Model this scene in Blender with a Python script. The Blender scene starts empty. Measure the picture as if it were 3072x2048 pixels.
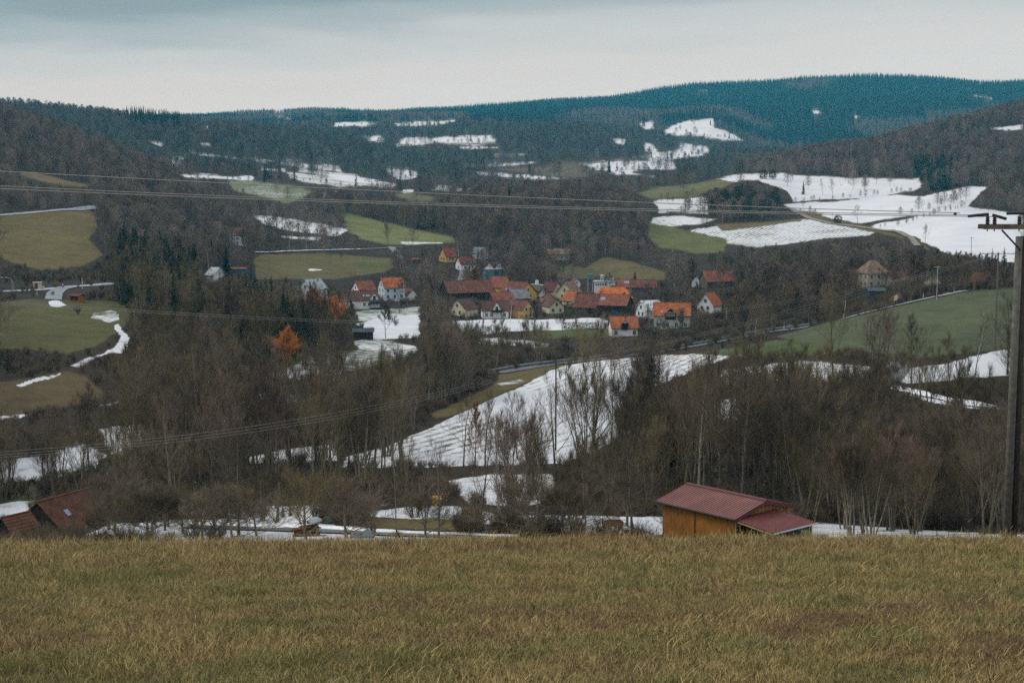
import bpy, bmesh, math, random
import numpy as np
from mathutils import Vector, Matrix
R = math.radians
SC = bpy.context.scene
COL = SC.collection

# ------------------------------------------------------------------ camera
F = 4267.0                      # focal length in photo pixels (3072 px wide, 50 mm on 36 mm)
PITCH = R(6.47)
CP, SP = math.cos(PITCH), math.sin(PITCH)
cam = bpy.data.cameras.new('camera'); cam.lens = 50; cam.sensor_width = 36
cam.clip_start = 0.2; cam.clip_end = 30000
camo = bpy.data.objects.new('camera', cam); COL.objects.link(camo)
camo.rotation_euler = (math.pi/2 - PITCH, 0, 0)
SC.camera = camo

# ------------------------------------------------------------------ sky, sun, exposure
SUN_EL, SUN_AZ = R(38), R(-75)            # soft light from the left, slightly in front
def new_world():
    w = bpy.data.worlds.new('World'); SC.world = w; w.use_nodes = True
    nt = w.node_tree; N = nt.nodes; L = nt.links; N.clear()
    out = N.new('ShaderNodeOutputWorld'); bg = N.new('ShaderNodeBackground')
    sky = N.new('ShaderNodeTexSky'); sky.sky_type = 'NISHITA'; sky.sun_disc = False
    sky.sun_elevation = SUN_EL; sky.sun_rotation = SUN_AZ
    tc = N.new('ShaderNodeTexCoord'); sep = N.new('ShaderNodeSeparateXYZ')
    L.new(tc.outputs['Generated'], sep.inputs[0])
    # overcast cloud deck: brightness by elevation, broken by stretched noise
    mp = N.new('ShaderNodeMapping'); mp.inputs['Scale'].default_value = (1.6, 1.6, 11)
    L.new(tc.outputs['Generated'], mp.inputs[0])
    nz = N.new('ShaderNodeTexNoise'); nz.inputs['Scale'].default_value = 1.7; nz.inputs['Detail'].default_value = 6
    nz.inputs['Roughness'].default_value = 0.55
    L.new(mp.outputs[0], nz.inputs['Vector'])
    # warp the elevation with the noise and with azimuth, so that the bands are not level
    m1 = N.new('ShaderNodeMath'); m1.operation = 'MULTIPLY_ADD'; m1.inputs[1].default_value = 0.07; m1.inputs[2].default_value = -0.035
    L.new(nz.outputs['Fac'], m1.inputs[0])
    m2 = N.new('ShaderNodeMath'); m2.operation = 'ADD'; L.new(m1.outputs[0], m2.inputs[0]); L.new(sep.outputs['Z'], m2.inputs[1])
    m3 = N.new('ShaderNodeMath'); m3.operation = 'MULTIPLY_ADD'; m3.inputs[1].default_value = -0.055
    L.new(sep.outputs['X'], m3.inputs[0]); L.new(m2.outputs[0], m3.inputs[2])
    cr = N.new('ShaderNodeValToRGB'); e = cr.color_ramp; e.interpolation = 'EASE'
    stops = [(0.0, (.61, .665, .685)), (.055, (.625, .668, .68)), (.080, (.61, .628, .628)), (.098, (.53, .57, .578)), (.113, (.37, .43, .45)), (.128, (.24, .30, .325)),
             (.165, (.26, .315, .335)), (.24, (.52, .56, .58)), (.5, (.86, .89, .92)), (1.0, (1.05, 1.08, 1.1))]
    e.elements[0].position = 0; e.elements[1].position = 1
    for p, c in stops[1:-1]: e.elements.new(p)
    for el, (p, c) in zip(sorted(e.elements, key=lambda q: q.position), stops): el.color = (*c, 1)
    L.new(m3.outputs[0], cr.inputs[0])
    mul = N.new('ShaderNodeVectorMath'); mul.operation = 'SCALE'; mul.inputs['Scale'].default_value = 0.10
    L.new(sky.outputs[0], mul.inputs[0])
    mx = N.new('ShaderNodeMix'); mx.data_type = 'RGBA'; mx.inputs['Factor'].default_value = 0.93
    L.new(mul.outputs[0], mx.inputs['A']); L.new(cr.outputs[0], mx.inputs['B'])
    L.new(mx.outputs['Result'], bg.inputs['Color']); bg.inputs['Strength'].default_value = 1.0
    L.new(bg.outputs[0], out.inputs['Surface'])
new_world()
sl = bpy.data.lights.new('sun', 'SUN'); sl.energy = 1.1; sl.angle = R(16); sl.color = (1, .97, .92)
so = bpy.data.objects.new('sun', sl); COL.objects.link(so)
so.rotation_euler = (math.pi/2 - SUN_EL, 0, -SUN_AZ + math.pi)   # light travels away from azimuth SUN_AZ
_d = Vector((math.sin(SUN_AZ)*math.cos(SUN_EL), math.cos(SUN_AZ)*math.cos(SUN_EL), math.sin(SUN_EL)))
so.rotation_euler = _d.to_track_quat('Z', 'Y').to_euler()
SC.view_settings.view_transform = 'Standard'; SC.view_settings.look = 'None'
SC.view_settings.exposure = 0.10; SC.view_settings.gamma = 1.0
SC.cycles.use_denoising = False
SC.cycles.max_bounces = 5; SC.cycles.diffuse_bounces = 3; SC.cycles.volume_bounces = 1
SC.cycles.transparent_max_bounces = 8

# ------------------------------------------------------------------ numbers
def st(u, v):
    """photo pixel -> (X/Y, Z/Y) of its line of sight"""
    x = (np.asarray(u, float) - 1536)/F; y = -(np.asarray(v, float) - 1024)/F
    d = CP + y*SP
    return x/d, (-SP + y*CP)/d
def proj(X, Y, Z):
    dep = Y*CP - Z*SP; up = Y*SP + Z*CP
    return 1536 + F*X/dep, 1024 - F*up/dep
def at(u, v, Y):
    s, t = st(u, v); return Vector((float(s)*Y, Y, float(t)*Y))

def _hash(ix, iy, seed):
    n = (ix.astype(np.int64)*374761393 + iy.astype(np.int64)*668265263 + seed*1442695041) & 0x7fffffff
    n = ((n ^ (n >> 13))*1274126177) & 0x7fffffff
    n = n ^ (n >> 16)
    return (n & 0xffff)/65535.0
def vnoise(x, y, seed=0):
    x = np.asarray(x, float); y = np.asarray(y, float)
    ix = np.floor(x); iy = np.floor(y); fx = x-ix; fy = y-iy
    fx = fx*fx*(3-2*fx); fy = fy*fy*(3-2*fy)
    a = _hash(ix, iy, seed); b = _hash(ix+1, iy, seed); c = _hash(ix, iy+1, seed); d = _hash(ix+1, iy+1, seed)
    return (a*(1-fx)+b*fx)*(1-fy) + (c*(1-fx)+d*fx)*fy
def fbm(x, y, seed=0, octv=4):
    s = 0; a = .5; t = 0
    for k in range(octv):
        s = s + a*vnoise(x*2**k, y*2**k, seed+k*17); t += a; a *= .5
    return s/t          # 0..1

# ------------------------------------------------------------------ terrain: (distance, [(pixel column, pixel row of bare ground)])
ROWS = [
 (50,  [(-700,1655),(0,1655),(1500,1664),(3072,1645),(3800,1640)]),
 (85,  [(-700,1700),(0,1700),(1536,1692),(3072,1670),(3800,1660)]),
 (105, [(-700,1690),(0,1690),(400,1655),(1536,1640),(2500,1632),(3072,1620),(3800,1610)]),
 (122, [(-700,1690),(0,1690),(350,1632),(1000,1612),(1536,1613),(2200,1608),(3072,1596),(3800,1590)]),
 (140, [(-700,1665),(0,1665),(350,1585),(1000,1565),(1536,1565),(2200,1560),(2700,1568),(3072,1562),(3800,1560)]),
 (160, [(-700,1632),(0,1630),(350,1535),(1000,1518),(1536,1518),(2100,1512),(2700,1535),(3072,1530),(3800,1525)]),
 (192, [(-700,1545),(0,1545),(350,1460),(1000,1445),(1600,1440),(2100,1435),(2700,1440),(3072,1430),(3800,1420)]),
 (225, [(-700,1450),(0,1450),(400,1385),(1000,1372),(1600,1370),(2000,1335),(2400,1310),(2800,1285),(3072,1275),(3800,1260)]),
 (270, [(-700,1225),(0,1225),(400,1245),(800,1270),(1200,1268),(1600,1245),(2000,1195),(2400,1155),(2800,1128),(3072,1120),(3800,1100)]),
 (330, [(-700,1030),(0,1040),(400,1070),(800,1150),(1200,1160),(1600,1125),(2000,1090),(2400,1045),(2800,1010),(3072,1000),(3800,980)]),
 (425, [(-700,880),(0,895),(400,925),(800,1030),(1200,1060),(1600,1050),(2000,1035),(2400,985),(2600,925),(2800,882),(3072,860),(3800,840)]),
 (500, [(-700,848),(0,856),(400,870),(800,950),(1200,985),(1600,985),(2000,975),(2400,925),(2800,872),(3072,858),(3800,840)]),
 (580, [(-700,790),(0,800),(400,830),(800,905),(1200,925),(1600,932),(2000,925),(2400,890),(2800,848),(3072,835),(3800,815)]),
 (660, [(-700,705),(0,712),(280,735),(400,775),(800,850),(1200,885),(1600,880),(2000,868),(2400,840),(2800,800),(3072,785),(3800,760)]),
 (740, [(-700,630),(0,645),(270,640),(400,695),(800,788),(1200,808),(1600,822),(1900,800),(2400,765),(2800,742),(3072,730),(3800,700)]),
 (850, [(-700,520),(0,545),(400,622),(800,728),(1200,738),(1600,735),(2000,745),(2400,715),(2800,675),(3072,652),(3800,620)]),
 (1000,[(-700,400),(0,440),(270,510),(400,545),(800,650),(1050,650),(1200,672),(1400,620),(1600,600),(1850,605),(2000,640),(2400,632),(2800,592),(3072,575),(3800,540)]),
 (1150,[(-700,330),(0,353),(150,385),(300,452),(420,498),(520,550),(700,585),(900,600),(1200,605),(1400,610),(1600,610),(1900,580),(2000,568),(2270,528),(2400,550),(2800,545),(3072,520),(3800,470)]),
 (1350,[(-700,340),(0,368),(300,470),(400,500),(600,520),(800,530),(1200,565),(1600,560),(2000,555),(2250,530),(2400,500),(2800,455),(3072,405),(3800,330)]),
 (1600,[(-700,400),(0,420),(400,440),(600,462),(800,492),(1000,512),(1200,530),(1600,520),(2000,510),(2250,520),(2400,470),(2600,450),(2700,420),(2900,370),(3072,322),(3800,270)]),
 (1900,[(-700,312),(0,320),(300,348),(500,370),(700,388),(900,408),(1060,432),(1150,475),(1250,500),(1600,485),(2000,480),(2250,500),(2400,480),(2800,430),(3072,360),(3800,300)]),
 (2200,[(-700,330),(0,340),(400,395),(800,430),(1060,450),(1200,446),(1400,440),(1600,440),(2000,455),(2250,470),(2400,470),(2800,440),(3072,400),(3800,360)]),
 (2500,[(-700,350),(0,360),(800,420),(1050,415),(1200,408),(1330,396),(1500,388),(1700,388),(1800,394),(1900,410),(2000,432),(2250,470),(2800,450),(3072,440),(3800,400)]),
 (3000,[(-700,380),(0,390),(800,395),(1030,382),(1200,384),(1400,385),(1600,395),(2000,408),(2150,418),(2250,455),(2400,460),(2800,440),(3800,420)]),
 (3500,[(-700,380),(0,385),(800,380),(1030,365),(1180,362),(1360,360),(1600,380),(1980,372),(2060,358),(2150,356),(2250,415),(2400,430),(2800,410),(3800,390)]),
 (4500,[(-700,380),(0,375),(700,362),(1000,358),(1200,352),(1600,345),(2000,322),(2400,300),(2800,300),(3072,305),(3800,310)]),
 (5500,[(-700,385),(0,378),(640,368),(700,358),(815,345),(840,352),(870,344),(1000,341),(1100,352),(1150,358),(1200,349),(1400,338),(1600,319),(1800,309),(1900,299),(2000,274),(2100,264),(2300,259),(2400,249),(2600,243),(2800,250),(2860,258),(2900,270),(2950,264),(3072,257),(3800,255)]),
 (6800,[(-700,420),(1536,400),(3800,330)]),
 ]
NS, NY = 900, 900
SG = np.linspace(-0.62, 0.62, NS)
YG = np.exp(np.linspace(math.log(50), math.log(6800), NY))
def build_height():
    uu = 1536 + SG*F*0.985                 # pixel column that belongs to each bearing (near enough)
    Yk = np.array([r[0] for r in ROWS], float)
    Z = np.zeros((len(ROWS), NS))
    k = np.hanning(41); k /= k.sum()
    for i, (Y, pts) in enumerate(ROWS):
        v = np.interp(uu, [p[0] for p in pts], [p[1] for p in pts])
        v = np.convolve(np.pad(v, 20, mode='edge'), k, 'valid')
        Z[i] = st(uu, v)[1]*Y
    # monotone cubic (pchip) in log distance
    x = np.log(Yk); h = np.diff(x)[:, None]; dl = np.diff(Z, axis=0)/h
    m = np.zeros_like(Z)
    w1 = 2*h[1:]+h[:-1]; w2 = h[1:]+2*h[:-1]
    good = dl[:-1]*dl[1:] > 0
    with np.errstate(divide='ignore', invalid='ignore'):
        hm = (w1+w2)/(w1/dl[:-1] + w2/dl[1:])
    m[1:-1] = np.where(good, hm, 0); m[0] = dl[0]; m[-1] = dl[-1]
    xg = np.log(YG); idx = np.clip(np.searchsorted(x, xg)-1, 0, len(x)-2)
    hh = h[idx]; t = ((xg - x[idx])[:, None])/hh
    out = (2*t**3-3*t**2+1)*Z[idx] + (t**3-2*t**2+t)*hh*m[idx] + (-2*t**3+3*t**2)*Z[idx+1] + (t**3-t**2)*hh*m[idx+1]
    X = SG[None, :]*YG[:, None]; Yy = np.repeat(YG[:, None], NS, 1)
    amp = np.clip((Yy-60)/200, 0, 1)*0.5 + np.clip((Yy-900)/3000, 0, 1)*7
    wl = np.where(Yy < 900, 28.0, 120.0)
    out = out + (fbm(X/28, Yy/28, 3, 3)-.5)*np.clip((Yy-60)/200, 0, 1)*0.7 + (fbm(X/170, Yy/170, 9, 3)-.5)*np.clip((Yy-900)/2500, 0, 1)*14
    return X, Yy, out
GX, GY, GZ = build_height()
_lx0, _lx1 = math.log(50), math.log(6800)
def ground(x, y):
    x = np.asarray(x, float); y = np.asarray(y, float)
    fy = np.clip((np.log(np.maximum(y, 1))-_lx0)/(_lx1-_lx0)*(NY-1), 0, NY-1.001)
    fx = np.clip((x/np.maximum(y, 1)-SG[0])/(SG[-1]-SG[0])*(NS-1), 0, NS-1.001)
    iy = fy.astype(int); ix = fx.astype(int); b = fy-iy; a = fx-ix
    return (GZ[iy, ix]*(1-a)+GZ[iy, ix+1]*a)*(1-b) + (GZ[iy+1, ix]*(1-a)+GZ[iy+1, ix+1]*a)*b
def gz(x, y): return float(ground(x, y))
GU, GV = proj(GX, GY, GZ)
_top = np.minimum.accumulate(GV, axis=0)       # highest row of ground seen so far along each bearing
GVIS = GV <= _top + 5
def meadow_z(x, y):
    x = np.asarray(x, float); y = np.asarray(y, float)
    z = -1.88 - .215*y - .006*np.clip(y-38, 0, 99)**2
    cr = np.clip(y/41, 0, 1.3)
    z = z + cr*(.05*np.sin(x*.16+1.0) + .006*x + .0003*x*x + (fbm(x/6, y/6, 21, 3)-.5)*.22) + (fbm(x/1.3, y/1.3, 5, 2)-.5)*.10
    return z
CREST_T = None
def hit(u, v, ymin=105, ymax=6700):
    """first ground point along the line of sight of a photo pixel, beyond the meadow's crest"""
    s, t = st(u, v); s = float(s); t = float(t)
    fx = np.clip((s-SG[0])/(SG[-1]-SG[0])*(NS-1), 0, NS-1.001); ix = int(fx); a = fx-ix
    tt = (GZ[:, ix]*(1-a)+GZ[:, ix+1]*a)/YG
    ok = np.where((tt >= t) & (YG >= ymin) & (YG <= ymax))[0]
    if len(ok) == 0: Y = ymax
    else:
        i = ok[0]
        if i > 0 and tt[i] != tt[i-1] and tt[i-1] < t: Y = YG[i-1] + (YG[i]-YG[i-1])*(t-tt[i-1])/(tt[i]-tt[i-1])
        else: Y = YG[i]
    return Vector((s*Y, Y, gz(s*Y, Y)))

# ------------------------------------------------------------------ object helpers
def mesh_from(name, V, Fc, smooth=False):
    me = bpy.data.meshes.new(name); me.from_pydata([tuple(v) for v in V], [], Fc)
    if smooth: me.shade_smooth()
    return me
def put(o, parent=None, label=None, cat=None, group=None, kind=None):
    if o.name not in COL.objects: COL.objects.link(o)
    if parent is not None: o.parent = parent
    if label: o['label'] = label
    if cat: o['category'] = cat
    if group: o['group'] = group
    if kind: o['kind'] = kind
    return o
def obj(name, me, mat=None, parent=None, **kw):
    if mat is not None and len(me.materials) == 0: me.materials.append(mat)
    return put(bpy.data.objects.new(name, me), parent, **kw)
def empty(name, loc, rz=0, **kw):
    o = bpy.data.objects.new(name, None); o.empty_display_size = .2
    o.location = loc; o.rotation_euler = (0, 0, rz); return put(o, **kw)
class MB:
    """collects boxes, tubes and free polygons into one mesh"""
    def __init__(s): s.v = []; s.f = []
    def add(s, V, Fc):
        b = len(s.v); s.v += [tuple(p) for p in V]; s.f += [tuple(i+b for i in f) for f in Fc]; return s
    def box(s, x0, x1, y0, y1, z0, z1, M=None):
        V = [Vector(p) for p in ((x0,y0,z0),(x1,y0,z0),(x1,y1,z0),(x0,y1,z0),(x0,y0,z1),(x1,y0,z1),(x1,y1,z1),(x0,y1,z1))]
        if M is not None: V = [M @ p for p in V]
        return s.add(V, [(3,2,1,0),(4,5,6,7),(0,1,5,4),(1,2,6,5),(2,3,7,6),(3,0,4,7)])
    def tube(s, P, rad, n=6, cap=True):
        P = [Vector(p) for p in P]
        if not hasattr(rad, '__len__'): rad = [rad]*len(P)
        V = []; Fc = []
        for i, p in enumerate(P):
            d = (P[min(i+1, len(P)-1)] - P[max(i-1, 0)]).normalized()
            a = d.cross(Vector((0,0,1)) if abs(d.z) < .9 else Vector((1,0,0))).normalized(); b = d.cross(a)
            for k in range(n):
                q = 2*math.pi*k/n; V.append(p + (a*math.cos(q)+b*math.sin(q))*rad[i])
        for i in range(len(P)-1):
            for k in range(n): Fc.append((i*n+k, i*n+(k+1) % n, (i+1)*n+(k+1) % n, (i+1)*n+k))
        if cap: Fc += [tuple(range(n))[::-1], tuple(range((len(P)-1)*n, len(P)*n))]
        return s.add(V, Fc)
    def cyl(s, x, y, z0, z1, r0, r1=None, n=10):
        return s.tube([(x,y,z0),(x,y,z1)], [r0, r0 if r1 is None else r1], n)
    def mesh(s, name, smooth=False): return mesh_from(name, s.v, s.f, smooth)
    def build(s, name, mat, parent=None, smooth=False, **kw): return obj(name, s.mesh(name, smooth), mat, parent, **kw)

# ------------------------------------------------------------------ materials
def srgb(r, g, b):
    f = lambda c: (c/255/12.92) if c/255 <= .04045 else ((c/255+.055)/1.055)**2.4
    return (f(r), f(g), f(b))
_mats = {}
def mat(name, col, rough=.9, var=.15, scale=1.5, objvar=0.0, spec=.25, bump=0, metal=0, stripes=None):
    """procedural surface: base colour broken by noise (two scales), optional change from object to object, optional stripes (axis, wavelength, depth)"""
    if name in _mats: return _mats[name]
    m = bpy.data.materials.new(name); m.use_nodes = True; nt = m.node_tree; N = nt.nodes; L = nt.links
    b = N['Principled BSDF']; b.inputs['Roughness'].default_value = rough; b.inputs['Specular IOR Level'].default_value = spec
    b.inputs['Metallic'].default_value = metal
    tc = N.new('ShaderNodeTexCoord'); nz = N.new('ShaderNodeTexNoise'); nz.inputs['Scale'].default_value = scale; nz.inputs['Detail'].default_value = 5
    L.new(tc.outputs['Object'], nz.inputs['Vector'])
    hsv = N.new('ShaderNodeHueSaturation'); hsv.inputs['Color'].default_value = (*col, 1)
    mr = N.new('ShaderNodeMapRange'); mr.inputs[1].default_value = .25; mr.inputs[2].default_value = .75
    mr.inputs[3].default_value = 1-var*1.6; mr.inputs[4].default_value = 1+var*1.6
    L.new(nz.outputs['Fac'], mr.inputs[0]); val = mr.outputs[0]
    if objvar:
        oi = N.new('ShaderNodeObjectInfo'); mo = N.new('ShaderNodeMapRange')
        mo.inputs[3].default_value = 1-objvar; mo.inputs[4].default_value = 1+objvar
        L.new(oi.outputs['Random'], mo.inputs[0])
        mm = N.new('ShaderNodeMath'); mm.operation = 'MULTIPLY'; L.new(val, mm.inputs[0]); L.new(mo.outputs[0], mm.inputs[1]); val = mm.outputs[0]
    if stripes:
        ax, wl, dp = stripes
        wv = N.new('ShaderNodeTexWave'); wv.wave_type = 'BANDS'; wv.bands_direction = ax; wv.wave_profile = 'SIN'
        wv.inputs['Scale'].default_value = 0.314/wl*1.0; wv.inputs['Distortion'].default_value = .3
        L.new(tc.outputs['Object'], wv.inputs['Vector'])
        ms = N.new('ShaderNodeMapRange'); ms.inputs[3].default_value = 1-dp; ms.inputs[4].default_value = 1+dp*.4
        L.new(wv.outputs['Fac'], ms.inputs[0])
        mm = N.new('ShaderNodeMath'); mm.operation = 'MULTIPLY'; L.new(val, mm.inputs[0]); L.new(ms.outputs[0], mm.inputs[1]); val = mm.outputs[0]
    L.new(val, hsv.inputs['Value']); L.new(hsv.outputs[0], b.inputs['Base Color'])
    if bump:
        bp = N.new('ShaderNodeBump'); bp.inputs['Strength'].default_value = bump; bp.inputs['Distance'].default_value = .05
        L.new(nz.outputs['Fac'], bp.inputs['Height']); L.new(bp.outputs[0], b.inputs['Normal'])
    _mats[name] = m; return m
# ------------------------------------------------------------------ land cover: outlines of fields (photo pixels, laid on the ground they show), own colour, snow share, clearing
OLIVE = (.105,.085,.034); GREEN = (.062,.082,.028); BRIGHT = (.132,.142,.054); STUB = (.085,.066,.05); GREYOL = (.10,.10,.06); DRY = (.13,.10,.05); BROWN = (.06,.045,.03)
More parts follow.
